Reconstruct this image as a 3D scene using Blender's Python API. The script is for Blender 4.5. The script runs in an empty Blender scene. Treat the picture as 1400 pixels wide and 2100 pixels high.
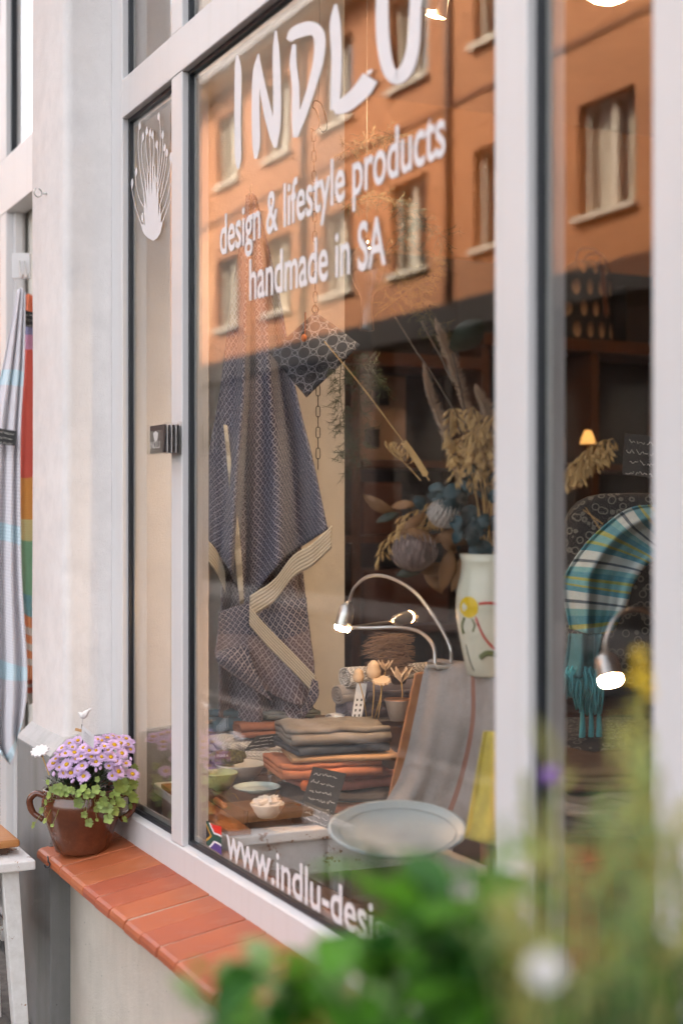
import bpy, bmesh, math, random
from mathutils import Vector, Matrix, noise
R = math.radians
rnd = random.Random(7)
scene = bpy.context.scene
col = scene.collection

# ------------------------------------------------------------------ camera
ANG = math.atan2(1453, 2917)
SN, CS, FPX = math.sin(ANG), math.cos(ANG), 50 / 24 * 1400
CAM = Vector((0, -1.25, 1.5))
cam = bpy.data.cameras.new('camera')
cam.sensor_fit = 'HORIZONTAL'; cam.sensor_width = 24; cam.lens = 50
cam.clip_start = 0.05; cam.clip_end = 600
cam.dof.use_dof = True; cam.dof.focus_distance = 3.9; cam.dof.aperture_fstop = 1.9
co = bpy.data.objects.new('camera', cam); col.objects.link(co)
co.location = CAM; co.rotation_euler = (R(90), 0, math.pi / 2 - ANG)
scene.camera = co

# ------------------------------------------------------------------ sky, sun, exposure
SUN_EL, SUN_AZ = 47, -14          # the sun stands over our roof: it lights the houses opposite
w = bpy.data.worlds.new('World'); scene.world = w; w.use_nodes = True
nt = w.node_tree; nt.nodes.clear()
sky = nt.nodes.new('ShaderNodeTexSky'); sky.sky_type = 'NISHITA'; sky.sun_disc = False
sky.sun_elevation = R(SUN_EL); sky.sun_rotation = R(SUN_AZ); sky.dust_density = 5; sky.air_density = 1.0; sky.ozone_density = 1.0
bg = nt.nodes.new('ShaderNodeBackground'); bg.inputs['Strength'].default_value = 0.15
wo = nt.nodes.new('ShaderNodeOutputWorld')
hz = nt.nodes.new('ShaderNodeHueSaturation'); hz.inputs['Saturation'].default_value = .5   # thin high cloud whitens the sky
nt.links.new(sky.outputs[0], hz.inputs['Color']); nt.links.new(hz.outputs[0], bg.inputs[0]); nt.links.new(bg.outputs[0], wo.inputs[0])
sl = bpy.data.lights.new('sun', 'SUN'); sl.energy = 1.5; sl.angle = R(12); sl.color = (1, .93, .84)
so = bpy.data.objects.new('sun', sl); col.objects.link(so)
sd = Vector((math.sin(R(SUN_AZ)) * math.cos(R(SUN_EL)), math.cos(R(SUN_AZ)) * math.cos(R(SUN_EL)), math.sin(R(SUN_EL))))
so.rotation_euler = sd.to_track_quat('Z', 'Y').to_euler()
vs = scene.view_settings
vs.view_transform = 'Standard'; vs.look = 'None'; vs.gamma = 1; vs.use_curve_mapping = False
vs.exposure = 2.85
try:
    vs.use_white_balance = True; vs.white_balance_temperature = 7300; vs.white_balance_tint = 12
except Exception:
    pass
cy = scene.cycles
cy.use_denoising = True
try: cy.denoiser = 'OPENIMAGEDENOISE'
except Exception: pass
cy.max_bounces = 6; cy.diffuse_bounces = 3; cy.glossy_bounces = 3; cy.transmission_bounces = 8; cy.transparent_max_bounces = 14
cy.sample_clamp_indirect = 6; cy.caustics_reflective = False; cy.caustics_refractive = False
cy.use_adaptive_sampling = True; cy.adaptive_threshold = 0.03

# ------------------------------------------------------------------ pixel to place (photo pixels, 1400 x 2100)
UP = Vector((0, 0, 1)); FWD = Vector((-CS, SN, 0)); RGT = Vector((SN, CS, 0))
def ray(u, v): return FWD + RGT * ((u - 700) / FPX) + UP * ((1050 - v) / FPX)
def at(u, v, d): return CAM + ray(u, v) * d
def ony(u, v, y): r = ray(u, v); return CAM + r * ((y - CAM.y) / r.y)
def onx(u, v, x): r = ray(u, v); return CAM + r * ((x - CAM.x) / r.x)
def onz(u, v, z): r = ray(u, v); return CAM + r * ((z - CAM.z) / r.z)

# ------------------------------------------------------------------ materials
MATS = {}
def srgb(h):
    h = h.lstrip('#')
    f = lambda c: c / 12.92 if c <= .04045 else ((c + .055) / 1.055) ** 2.4
    return tuple(f(int(h[i:i + 2], 16) / 255) for i in (0, 2, 4))
class NT:
    def __init__(s, name):
        s.m = bpy.data.materials.new(name); s.m.use_nodes = True
        s.t = s.m.node_tree; s.b = s.t.nodes['Principled BSDF']; s.out = s.t.nodes['Material Output']
        s._co = None
    def n(s, kind, **kw):
        nd = s.t.nodes.new('ShaderNode' + kind)
        for k, v in kw.items():
            if k.startswith('i_'): nd.inputs[k[2:].replace('_', ' ')].default_value = v
            else: setattr(nd, k, v)
        return nd
    def l(s, a, b): s.t.links.new(a, b); return s
    def co(s, which='Object'):
        if s._co is None: s._co = s.n('TexCoord')
        return s._co.outputs[which]
    def noise(s, scale, detail=4, rough=.6, vec=None):
        nd = s.n('TexNoise'); nd.inputs['Scale'].default_value = scale; nd.inputs['Detail'].default_value = detail; nd.inputs['Roughness'].default_value = rough
        s.l(vec if vec is not None else s.co(), nd.inputs['Vector']); return nd
    def ramp(s, src, stops):
        r = s.n('ValToRGB'); e = r.color_ramp.elements
        while len(e) < len(stops): e.new(.5)
        for i, (p, c) in enumerate(stops):
            e[i].position = p; e[i].color = tuple(c) + (1,) if len(c) == 3 else c
        s.l(src, r.inputs[0]); return r
    def mix(s, fac, a, b, mode='MIX'):
        m = s.n('MixRGB', blend_type=mode)
        for sock, v in ((m.inputs[0], fac), (m.inputs[1], a), (m.inputs[2], b)):
            if hasattr(v, 'is_output'): s.l(v, sock)
            elif isinstance(v, (int, float)): sock.default_value = v
            else: sock.default_value = tuple(v) + (1,) if len(v) == 3 else v
        return m.outputs[0]
    def math(s, op, a, b=None, c=None):
        m = s.n('Math', operation=op)
        for sock, v in zip(m.inputs, (a, b, c)):
            if v is None: continue
            if hasattr(v, 'is_output'): s.l(v, sock)
            else: sock.default_value = v
        return m.outputs[0]
    def bump(s, h, strength=.3, dist=.005):
        b = s.n('Bump'); b.inputs['Strength'].default_value = strength; b.inputs['Distance'].default_value = dist
        s.l(h, b.inputs['Height']); s.l(b.outputs[0], s.b.inputs['Normal']); return s
    def base(s, v):
        if hasattr(v, 'is_output'): s.l(v, s.b.inputs['Base Color'])
        else: s.b.inputs['Base Color'].default_value = tuple(v) + (1,)
        return s
    def set(s, **kw):
        for k, v in kw.items(): s.b.inputs[k.replace('_', ' ')].default_value = v
        return s
def pm(name, c, rough=.6, metal=0, var=.12, vscale=12, bump=0, bscale=120, spec=.5, rand=0, **kw):
    """plain procedural material: colour with soft mottling and fine relief"""
    if name in MATS: return MATS[name]
    if isinstance(c, str): c = srgb(c)
    N = NT(name)
    nz = N.noise(vscale, 5)
    lo = tuple(x * (1 - var) for x in c); hi = tuple(min(1, x * (1 + var)) for x in c)
    o = N.ramp(nz.outputs[0], [(.3, lo), (.7, hi)]).outputs[0]
    if rand:
        oi = N.n('ObjectInfo'); hs = N.n('HueSaturation'); N.l(o, hs.inputs['Color'])
        N.l(N.math('MULTIPLY_ADD', oi.outputs['Random'], rand * 2, 1 - rand), hs.inputs['Value']); o = hs.outputs[0]
    N.base(o).set(Roughness=rough, Metallic=metal, Specular_IOR_Level=spec)
    if bump: N.bump(N.noise(bscale, 4).outputs[0], bump, .004)
    for k, v in kw.items(): N.b.inputs[k.replace('_', ' ')].default_value = v
    MATS[name] = N.m
    return N.m

# ------------------------------------------------------------------ mesh building
ROOT = {}
def tag(o, label=None, cat=None, group=None, kind=None):
    for k, v in (('label', label), ('category', cat), ('group', group), ('kind', kind)):
        if v: o[k] = v
    return o
def thing(name, label, cat, loc=(0, 0, 0), group=None, rz=0):
    o = bpy.data.objects.new(name, None); o.empty_display_size = .05
    col.objects.link(o); o.location = loc; o.rotation_euler = (0, 0, rz)
    return tag(o, label, cat, group)
class MB:
    def __init__(s): s.v = []; s.f = []; s.mi = []; s.uv = None
    def add(s, vs, fs, mi=0):
        o = len(s.v); s.v += [tuple(p) for p in vs]; s.f += [tuple(i + o for i in f) for f in fs]; s.mi += [mi] * len(fs); return s
    def box(s, x0, x1, y0, y1, z0, z1, mi=0):
        return s.add([(x0, y0, z0), (x1, y0, z0), (x1, y1, z0), (x0, y1, z0), (x0, y0, z1), (x1, y0, z1), (x1, y1, z1), (x0, y1, z1)],
                     [(0, 3, 2, 1), (4, 5, 6, 7), (0, 1, 5, 4), (1, 2, 6, 5), (2, 3, 7, 6), (3, 0, 4, 7)], mi)
    def obox(s, c, ax, ay, az, mi=0):
        """box from centre and three half-axis vectors"""
        c, ax, ay, az = map(Vector, (c, ax, ay, az))
        P = [c + ax * i + ay * j + az * k for k in (-1, 1) for j in (-1, 1) for i in (-1, 1)]
        return s.add(P, [(0, 2, 3, 1), (4, 5, 7, 6), (0, 1, 5, 4), (1, 3, 7, 5), (3, 2, 6, 7), (2, 0, 4, 6)], mi)
    def tube(s, pts, r, n=8, cap=True, mi=0):
        pts = [Vector(p) for p in pts]; m = len(pts)
        rs = r if isinstance(r, (list, tuple)) else [r] * m
        t0 = (pts[1] - pts[0]).normalized(); ref = Vector((0, 0, 1)) if abs(t0.z) < .9 else Vector((1, 0, 0))
        nx = t0.cross(ref).normalized(); o = len(s.v); vs = []
        for i, p in enumerate(pts):
            t = (pts[min(i + 1, m - 1)] - pts[max(i - 1, 0)])
            t = t.normalized() if t.length > 1e-9 else t0
            nx = (nx - t * nx.dot(t)); nx = nx.normalized() if nx.length > 1e-9 else t.orthogonal().normalized()
            ny = t.cross(nx)
            vs += [p + (nx * math.cos(2 * math.pi * k / n) + ny * math.sin(2 * math.pi * k / n)) * rs[i] for k in range(n)]
        fs = [(i * n + k, i * n + (k + 1) % n, (i + 1) * n + (k + 1) % n, (i + 1) * n + k) for i in range(m - 1) for k in range(n)]
        if cap: fs += [tuple(reversed(range(n))), tuple((m - 1) * n + k for k in range(n))]
        return s.add(vs, fs, mi)
    def lathe(s, prof, c=(0, 0, 0), n=24, mi=0, wob=0, sy=1):
        vs = []; c = Vector(c)
        for j, (r, z) in enumerate(prof):
            for k in range(n):
                a = 2 * math.pi * k / n
                rr = r * (1 + wob * math.sin(3 * a + j) + wob * .6 * math.sin(5 * a + 2 * j))
                vs.append(c + Vector((rr * math.cos(a), rr * math.sin(a) * sy, z)))
        m = len(prof)
        fs = [(j * n + k, j * n + (k + 1) % n, (j + 1) * n + (k + 1) % n, (j + 1) * n + k) for j in range(m - 1) for k in range(n)]
        if prof[0][0] > 1e-6: fs.append(tuple(reversed(range(n))))
        if prof[-1][0] > 1e-6: fs.append(tuple((m - 1) * n + k for k in range(n)))
        return s.add(vs, fs, mi)
    def prism(s, poly, d, mi=0):
        """planar 3d polygon pushed along d"""
        n = len(poly); d = Vector(d); P = [Vector(p) for p in poly]
        return s.add(P + [p + d for p in P], [tuple(range(n)), tuple(reversed(range(n, 2 * n)))] + [(i, i + n, (i + 1) % n + n, (i + 1) % n) for i in range(n)], mi)
    def grid(s, fn, nu, nv, mi=0):
        vs = [fn(i / nu, j / nv) for j in range(nv + 1) for i in range(nu + 1)]
        W = nu + 1
        return s.add(vs, [(j * W + i, j * W + i + 1, (j + 1) * W + i + 1, (j + 1) * W + i) for j in range(nv) for i in range(nu)], mi)
    def ball(s, c, r, nu=10, nv=6, sc=(1, 1, 1), mi=0):
        prof = [(max(1e-7, math.sin(math.pi * j / nv)), -math.cos(math.pi * j / nv)) for j in range(nv + 1)]
        vs = []; c = Vector(c)
        for rr, z in prof:
            for k in range(nu):
                a = 2 * math.pi * k / nu; vs.append(c + Vector((rr * math.cos(a) * sc[0], rr * math.sin(a) * sc[1], z * sc[2])) * r)
        return s.add(vs, [(j * nu + k, j * nu + (k + 1) % nu, (j + 1) * nu + (k + 1) % nu, (j + 1) * nu + k) for j in range(nv) for k in range(nu)], mi)
    def build(s, name, mat, parent=None, smooth=False, bevel=0, seg=2, local=False, solid=0, sub=0, uvgrid=None):
        me = bpy.data.meshes.new(name)
        off = Vector((0, 0, 0))
        if parent is not None and not local:
            r = parent
            while r.parent is not None: r = r.parent
            off = Vector(r.location)
        me.from_pydata([tuple(Vector(p) - off) for p in s.v], [], s.f)
        for m in (mat if isinstance(mat, (list, tuple)) else [mat]): me.materials.append(m)
        if len(me.materials) > 1:
            me.polygons.foreach_set('material_index', s.mi)
        if smooth: me.polygons.foreach_set('use_smooth', [True] * len(me.polygons))
        if uvgrid:
            nu, nv = uvgrid; ul = me.uv_layers.new(name='UVMap'); W = nu + 1
            for lp in me.loops:
                vi = lp.vertex_index; ul.data[lp.index].uv = ((vi % W) / nu, (vi // W) / nv)
        me.update()
        o = bpy.data.objects.new(name, me); col.objects.link(o)
        if parent is not None: o.parent = parent
        if solid: md = o.modifiers.new('thickness', 'SOLIDIFY'); md.thickness = solid; md.offset = 0
        if bevel: md = o.modifiers.new('bevel', 'BEVEL'); md.width = bevel; md.segments = seg; md.limit_method = 'ANGLE'; md.angle_limit = R(40)
        if sub: md = o.modifiers.new('sub', 'SUBSURF'); md.levels = sub; md.render_levels = sub
        return o
def leafmat(name, c, rough=.45, var=.3, vscale=25, trans=.35, rand=0):
    """foliage: diffuse front with light passing through the blade"""
    m = pm(name, c, rough, var=var, vscale=vscale, rand=rand); t = m.node_tree
    b = t.nodes['Principled BSDF']; o = t.nodes['Material Output']
    if 'Translucent BSDF' in t.nodes: return m
    tr = t.nodes.new('ShaderNodeBsdfTranslucent'); mx = t.nodes.new('ShaderNodeMixShader'); mx.inputs[0].default_value = trans
    l = b.inputs['Base Color'].links[0].from_socket; hs = t.nodes.new('ShaderNodeHueSaturation'); hs.inputs['Value'].default_value = 1.5
    t.links.new(l, hs.inputs['Color']); t.links.new(hs.outputs[0], tr.inputs['Color'])
    t.links.new(b.outputs[0], mx.inputs[1]); t.links.new(tr.outputs[0], mx.inputs[2]); t.links.new(mx.outputs[0], o.inputs['Surface'])
    return m
def B(*a): return MB().box(*a)
def children(o): return [c for c in bpy.data.objects if c.parent is o]
def copy_tree(o, parent=None, kids=None):
    c = o.copy(); col.objects.link(c); c.parent = parent
    for ch in o.children: copy_tree(ch, c)
    return c
def bez(pts, n=16):
    """smooth curve through points (Catmull-Rom)"""
    P = [Vector(p) for p in pts]; P = [P[0] * 2 - P[1]] + P + [P[-1] * 2 - P[-2]]
    out = []
    for i in range(1, len(P) - 2):
        for k in range(n):
            t = k / n; a, b, c, d = P[i - 1], P[i], P[i + 1], P[i + 2]
            out.append(.5 * ((2 * b) + (c - a) * t + (2 * a - 5 * b + 4 * c - d) * t * t + (3 * b - a - 3 * c + d) * t ** 3))
    return out + [P[-2]]
# ================================================================== THE SETTING
# ---- materials of the street
def m_render(name, c, stain=.0):
    N = NT(name)
    n1 = N.noise(2.2, 6, .62); n2 = N.noise(70, 6, .7); n3 = N.noise(14, 4)
    o = N.ramp(n1.outputs[0], [(.3, tuple(x * .9 for x in c)), (.7, tuple(min(1, x * 1.05) for x in c))]).outputs[0]
    o = N.mix(N.ramp(n3.outputs[0], [(.42, (0, 0, 0)), (.8, (1, 1, 1))]).outputs[0], o, tuple(x * .88 for x in c))
    if stain:
        mp = N.n('Mapping'); mp.inputs['Scale'].default_value = (9, 9, .7); N.l(N.co(), mp.inputs[0])
        st = N.noise(1.6, 6, .6, mp.outputs[0])
        o = N.mix(N.math('MULTIPLY', N.ramp(st.outputs[0], [(.48, (0, 0, 0)), (.72, (1, 1, 1))]).outputs[0], stain), o, tuple(x * k for x, k in zip(c, (.42, .42, .33))))
        sp = N.n('TexVoronoi'); sp.inputs['Scale'].default_value = 26; N.l(N.co(), sp.inputs['Vector'])
        o = N.mix(N.ramp(sp.outputs['Distance'], [(.03, (1, 1, 1)), (.06, (0, 0, 0))]).outputs[0], o, (.08, .07, .06))
    h = N.mix(.5, n2.outputs[0], N.noise(220, 3).outputs[0])
    N.base(o).set(Roughness=.9, Specular_IOR_Level=.2).bump(h, .55, .006)
    return N.m
M_wall = m_render('painted_render', (.78, .735, .71))
M_conc = m_render('grey_concrete', (.25, .245, .235), .3)
def m_frame():
    N = NT('white_window_paint'); mp = N.n('Mapping'); mp.inputs['Scale'].default_value = (14, 14, .9); N.l(N.co(), mp.inputs[0])
    n1 = N.noise(2, 6, .65, mp.outputs[0]); n2 = N.noise(55, 6, .75); n3 = N.noise(1.4, 4)
    o = N.ramp(n3.outputs[0], [(.3, (.63, .605, .595)), (.7, (.665, .645, .635))]).outputs[0]
    o = N.mix(N.math('MULTIPLY', N.ramp(n1.outputs[0], [(.5, (0, 0, 0)), (.75, (1, 1, 1))]).outputs[0], .22), o, (.49, .46, .42))
    o = N.mix(N.math('MULTIPLY', N.ramp(n2.outputs[0], [(.66, (0, 0, 0)), (.74, (1, 1, 1))]).outputs[0], .3), o, (.42, .38, .33))
    N.base(o); N.l(N.ramp(n3.outputs[0], [(.3, (.3,) * 3), (.7, (.45,) * 3)]).outputs[0], N.b.inputs['Roughness']); N.bump(N.noise(180, 3).outputs[0], .06, .002); return N.m
M_frame = m_frame()
M_gasket = pm('black_rubber_gasket', (.009, .011, .016), .35, var=.2)
M_spacer = pm('aluminium_spacer', (.52, .51, .48), .35, .6, var=.05)
M_dark = pm('dark_gap', (.02, .018, .016), .9)
def m_glass(name, ior, tint=(1, 1, 1), wave=0):
    N = NT(name); N.t.nodes.remove(N.b)
    g = N.n('BsdfGlossy'); g.inputs['Roughness'].default_value = 0; g.inputs['Color'].default_value = (1, 1, 1, 1)
    t = N.n('BsdfTransparent'); t.inputs['Color'].default_value = tuple(tint) + (1,)
    # both faces of the pane reflect alike (undo the inside-out ratio the node applies on back faces)
    bf = N.n('NewGeometry').outputs['Backfacing']
    fr = N.n('Fresnel'); N.l(N.math('MULTIPLY_ADD', bf, 1 / ior - ior, ior), fr.inputs['IOR'])
    if wave:   # float glass is never quite flat: the mirror image swims a little
        bp_ = N.n('Bump'); bp_.inputs['Strength'].default_value = wave; bp_.inputs['Distance'].default_value = .01
        N.l(N.noise(5.5, 2, .5).outputs[0], bp_.inputs['Height']); N.l(bp_.outputs[0], g.inputs['Normal'])
    mx = N.n('MixShader'); N.l(fr.outputs[0], mx.inputs[0]); N.l(t.outputs[0], mx.inputs[1]); N.l(g.outputs[0], mx.inputs[2])
    N.l(mx.outputs[0], N.out.inputs['Surface'])
    return N.m
M_pane = m_glass('window_glass', 1.52, (.985, .988, .985), .007)

# ---- ground
def m_asphalt():
    N = NT('asphalt'); n = N.noise(90, 6, .75); n2 = N.noise(.6, 5)
    o = N.mix(.5, N.ramp(n.outputs[0], [(.3, (.02, .02, .021)), (.7, (.05, .049, .047))]).outputs[0], N.ramp(n2.outputs[0], [(.3, (.035, .034, .033)), (.7, (.07, .068, .064))]).outputs[0])
    N.base(o).set(Roughness=.9).bump(n.outputs[0], .6, .01); return N.m
tag(B(-220, 120, -160, 60, -.3, -.12).build('ground', m_asphalt()), kind='structure')
def m_stone(name, c):
    N = NT(name); n = N.noise(35, 6, .7); oi = N.n('ObjectInfo')
    o = N.ramp(n.outputs[0], [(.3, tuple(x * .7 for x in c)), (.7, tuple(x * 1.2 for x in c))]).outputs[0]
    hs = N.n('HueSaturation'); N.l(o, hs.inputs['Color']); N.l(N.math('MULTIPLY_ADD', oi.outputs['Random'], .6, .7), hs.inputs['Value'])
    N.base(hs.outputs[0]).set(Roughness=.85).bump(n.outputs[0], .5, .008); return N.m
M_stone = m_stone('granite_sett', (.22, .2, .18))
pav = tag(B(-60, 14, -2.9, -.1, -.12, -.03).build('pavement', pm('pavement_bed', (.10, .09, .08), .95, var=.4, vscale=40, bump=.5)), kind='structure')
sett = None
for i in range(22):
    for j in range(8):
        x = -5.9 + i * .125 + (j % 2) * .06; y = -1.25 + j * .135
        if sett is None:
            sett = MB().add([(-.055, -.06, -.08), (.055, -.06, -.08), (.055, .06, -.08), (-.055, .06, -.08), (-.05, -.055, 0), (.05, -.055, -.004), (.05, .055, .002), (-.05, .055, -.003)],
                            [(0, 3, 2, 1), (4, 5, 6, 7), (0, 1, 5, 4), (1, 2, 6, 5), (2, 3, 7, 6), (3, 0, 4, 7)]).build('paving_stone', M_stone, pav, bevel=.012, local=True); o = sett
        else:
            o = sett.copy(); col.objects.link(o)
        o.location = (x + rnd.uniform(-.006, .006), y + rnd.uniform(-.006, .006), rnd.uniform(-.006, .006)); o.rotation_euler = (rnd.uniform(-.04, .04), rnd.uniform(-.04, .04), rnd.uniform(-.05, .05) + (math.pi if rnd.random() < .5 else 0))
tag(B(-60, 14, -3.05, -2.9, -.12, .0).build('kerb', M_stone, bevel=.015), kind='structure')
tag(B(-60, 14, -9.9, -8.0, -.12, .0).build('pavement', pm('pavement_slab', (.14, .135, .13), .9, var=.2, vscale=3, bump=.3), bevel=.01), kind='structure')

# ---- our own house: pier, plinth, wall over the windows, window unit
house = thing('shop_house', 'pale rendered shop front with white framed display window and grey plinth', 'building', (-4.2, 0, 0))
XJ = -4.017
def pier():
    # rendered pier beside the window with softened right-hand corner
    y0, x0, x1, rr = -.14, -4.388, XJ, .028
    prof = [(x0, .3), (x0, y0 + .012), (x0 + .012, y0)]
    for k in range(7):
        a = -math.pi / 2 + k / 6 * math.pi / 2
        prof.append((x1 - rr + rr * math.cos(a), y0 + rr + rr * math.sin(a)))
    prof += [(x1, .3)]
    m = MB(); zs = [.83 + i * .1 for i in range(0, 39)]
    n = len(prof)
    vs = []
    for z in zs:
        for (x, y) in prof:
            vs.append((x + .0022 * noise.noise((x * 3, y * 9, z * 2.1)), y + .003 * noise.noise((x * 7, 3, z * 1.7)), z))
    m.add(vs, [(j * n + k, j * n + k + 1, (j + 1) * n + k + 1, (j + 1) * n + k) for j in range(len(zs) - 1) for k in range(n - 1)])
    return m.build('pier', M_wall, house, smooth=True)
pier()
# plinth with a sloped top ledge
m = MB(); x0, x1 = -4.395, XJ + .012
prof = [(.3, .0), (-.185, .0), (-.185, .797), (-.176, .811), (-.138, .847), (.3, .87)]
m.prism([(x0, y, z - (.12 if z == 0 else 0)) for y, z in prof], (x1 - x0, 0, 0)); m.build('plinth', M_conc, house, bevel=.006)
m = MB(); m.prism([(x0 - .002, y, z) for y, z in [(-.1852, .800), (-.176, .8135), (-.1375, .8495), (-.1, .86), (-.1, .800)]], (x1 - x0 + .004, 0, 0)); m.build('plinth_ledge', m_render('ledge_render', (.50, .48, .46), .25), house, bevel=.003)
# wall under the sill
B(XJ + .013, 3, -.125, .25, -.12, .512).build('sill_wall', m_render('warm_grey_render', (.62, .545, .465), .14), house)
# upper wall and roof of our house (it keeps the pavement in shade)
B(-60, XJ - .375, .02, .32, 3.55, 14.2).build('upper_wall', M_wall, house)
B(XJ - .372, 14, .02, .32, 3.55, 14.2).build('upper_wall', M_wall, house)
m = MB(); m.prism([(-60, -.35, 14.2), (-60, 10, 14.2), (-60, 5, 15)], (74, 0, 0)); m.build('roof', pm('roof_tile_red', (.16, .07, .05), .8), house)
B(-60, -7.2, .05, .3, -.12, 3.55).build('neighbour_wall', M_wall, house)
B(-.4, 14, .03, .3, .512, 3.55).build('side_wall', M_wall, house)
# dark gap shadow under the window frame
# sill of red clinker tiles
def m_clinker():
    N = NT('clinker_tile'); n = N.noise(9, 6, .65); n2 = N.noise(160, 4); oi = N.n('ObjectInfo')
    o = N.ramp(n.outputs[0], [(.25, (.33, .072, .028)), (.55, (.41, .103, .040)), (.8, (.46, .135, .06))]).outputs[0]
    hs = N.n('HueSaturation'); N.l(o, hs.inputs['Color']); N.l(N.math('MULTIPLY_ADD', oi.outputs['Random'], .22, .89), hs.inputs['Value'])
    N.l(N.math('MULTIPLY_ADD', oi.outputs['Random'], .012, .494), hs.inputs['Hue'])
    wd = N.noise(5, 6, .7)
    o2 = N.mix(N.math('MULTIPLY', N.ramp(wd.outputs[0], [(.55, (0, 0, 0)), (.75, (1, 1, 1))]).outputs[0], .35), hs.outputs[0], (.5, .27, .18))
    N.base(o2); N.l(N.ramp(n.outputs[0], [(.3, (.4,) * 3), (.7, (.62,) * 3)]).outputs[0], N.b.inputs['Roughness'])
    N.bump(n2.outputs[0], .12, .002); return N.m
M_clinker = m_clinker()
sill = thing('window_sill', 'red clinker tile sill sloping out below the shop window', 'sill', (XJ, -.1, .5))
SZ = lambda y: .537 + (y + .217) / .217 * .036
m = MB(); m.prism([(XJ + .004, -.205, .5135), (XJ + .004, .03, .5135), (XJ + .004, .03, .5745), (XJ + .004, -.205, .5372)], (4.2, 0, 0)); m.build('mortar', pm('mortar', (.46, .38, .31), .95, var=.25, vscale=60, bump=.4), sill)
tl = MB(); g = .0025; T = .1147
prof = [(-.012, .0), (-.217, .0 - .0)]
y0, y1 = -.217, .004
def tp(y): return SZ(y)
nose = [(y1, tp(y1)), (y0 + .012, tp(y0 + .012)), (y0 + .0035, tp(y0) - .0025), (y0, tp(y0) - .011), (y0, tp(y0) - .024), (y0 + .012, tp(y0) - .026), (y0 + .012, tp(y0) - .012), (y1, tp(y1) - .012)]
nose = list(reversed(nose))
tl.add([(0 + g, y, z) for y, z in nose] + [(T - g, y, z) for y, z in nose],
       [tuple(range(len(nose))), tuple(reversed(range(len(nose), 2 * len(nose))))] + [(i, i + 8, (i + 1) % 8 + 8, (i + 1) % 8) for i in range(8)])
first = None
for k in range(-2, 26):
    x = -3.796 + k * T
    if first is None:
        first = tl.build('tile', M_clinker, sill, bevel=.0016, local=True); o = first
    else: o = first.copy(); col.objects.link(o)
    o.location = (x - XJ, .1, -.5 + rnd.uniform(-.0006, .0006)); o.rotation_euler = (rnd.uniform(-.003, .003), rnd.uniform(-.006, .006), rnd.uniform(-.002, .002))
# black hook under the sill
hk = thing('wall_hook', 'small black hook under the tile sill near its end', 'hook', at(97, 1768, 3.88))
pts = [at(97 + 5.5 * math.cos(a), 1774 + 6 * math.sin(a), 3.84) for a in [R(x) for x in range(-70, 200, 15)]]
MB().tube([at(98, 1757, 3.87)] + pts, .0022, 6).build('hook', M_gasket, hk, smooth=True)

# ---- window unit frame: jamb, mullions, transom, rail, with gaskets, spacers and panes
ZT0, ZT1, ZR0, ZR1 = 2.625, 2.736, .566, .647
FD = .075   # frame depth
bars_v = [(-4.016, -3.915), (-3.503, -3.423), (-1.956, -1.862), (-1.557, -1.30)]
win = thing('shop_window', 'white framed shop window with a large pane, side panes and transom lights', 'window', (-2.6, .03, .55))
for i, (a, b) in enumerate(bars_v):
    z0 = ZR1 + .0005 if i else ZR0
    if i == 0: B(a, b, 0, FD, ZR0, 3.54).build('jamb', M_frame, win, bevel=.003)
    else:
        B(a, b, .0012, FD, ZR1, ZT0).build('mullion', M_frame, win, bevel=.003)
        B(a, b, .0012, FD, ZT1, 3.54).build('mullion', M_frame, win, bevel=.003)
B(-3.9148, -.4, 0, FD, ZT0, ZT1).build('transom', M_frame, win, bevel=.003)
B(-3.9148, -.4, .0, FD, 3.48, 3.54).build('head', M_frame, win, bevel=.003)
B(-.5, -.4, .0012, FD, ZR1, ZT0).build('jamb', M_frame, win, bevel=.003)
m = MB(); m.prism([(-3.9148, 0, ZR0), (-3.9148, FD, ZR0), (-3.9148, FD, ZR1 + .004), (-3.9148, .024, ZR1 + .004), (-3.9148, .003, ZR1 - .002), (-3.9148, 0, ZR1 - .006)], (3.5148, 0, 0)); m.build('bottom_rail', M_frame, win, bevel=.0015)
for u, v in ((330.5, 1779), (383, 1812.5), (583, 1944)):
    p = ony(u, v, -.0004); MB().tube([p, p + Vector((0, .004, 0))], .0042, 8).build('drain_hole', M_dark, win)
openings = [(-3.915, -3.503), (-3.423, -1.956), (-1.862, -1.557), (-1.30, -.5)]
for (a, b) in openings:
    for (z0, z1) in ((ZR1 + .004, ZT0), (ZT1, 3.48)):
        gk = MB(); s, y0, y1 = .011, .0185, .0245
        for (i0, i1, k0, k1) in ((a, a + s, z0, z1), (b - s, b, z0, z1), (a + s, b - s, z0, z0 + s), (a + s, b - s, z1 - s, z1)):
            gk.box(i0, i1, y0, y1 + .014, k0, k1)
        gk.build('gasket', M_gasket, win)
        sp = MB(); t = .014; q = s + .0005
        for (i0, i1, k0, k1) in ((a + q, a + q + t, z0 + q, z1 - q), (b - q - t, b - q, z0 + q, z1 - q), (a + q + t, b - q - t, z0 + q, z0 + q + t), (a + q + t, b - q - t, z1 - q - t, z1 - q)):
            sp.box(i0, i1, .0305, .0345, k0, k1)
        sp.build('spacer', M_spacer, win)
        p = MB().box(a + .004, b - .004, .0255, .0295, z0 + .004, z1 - .004)
        p.build('pane', M_pane, win)
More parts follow.
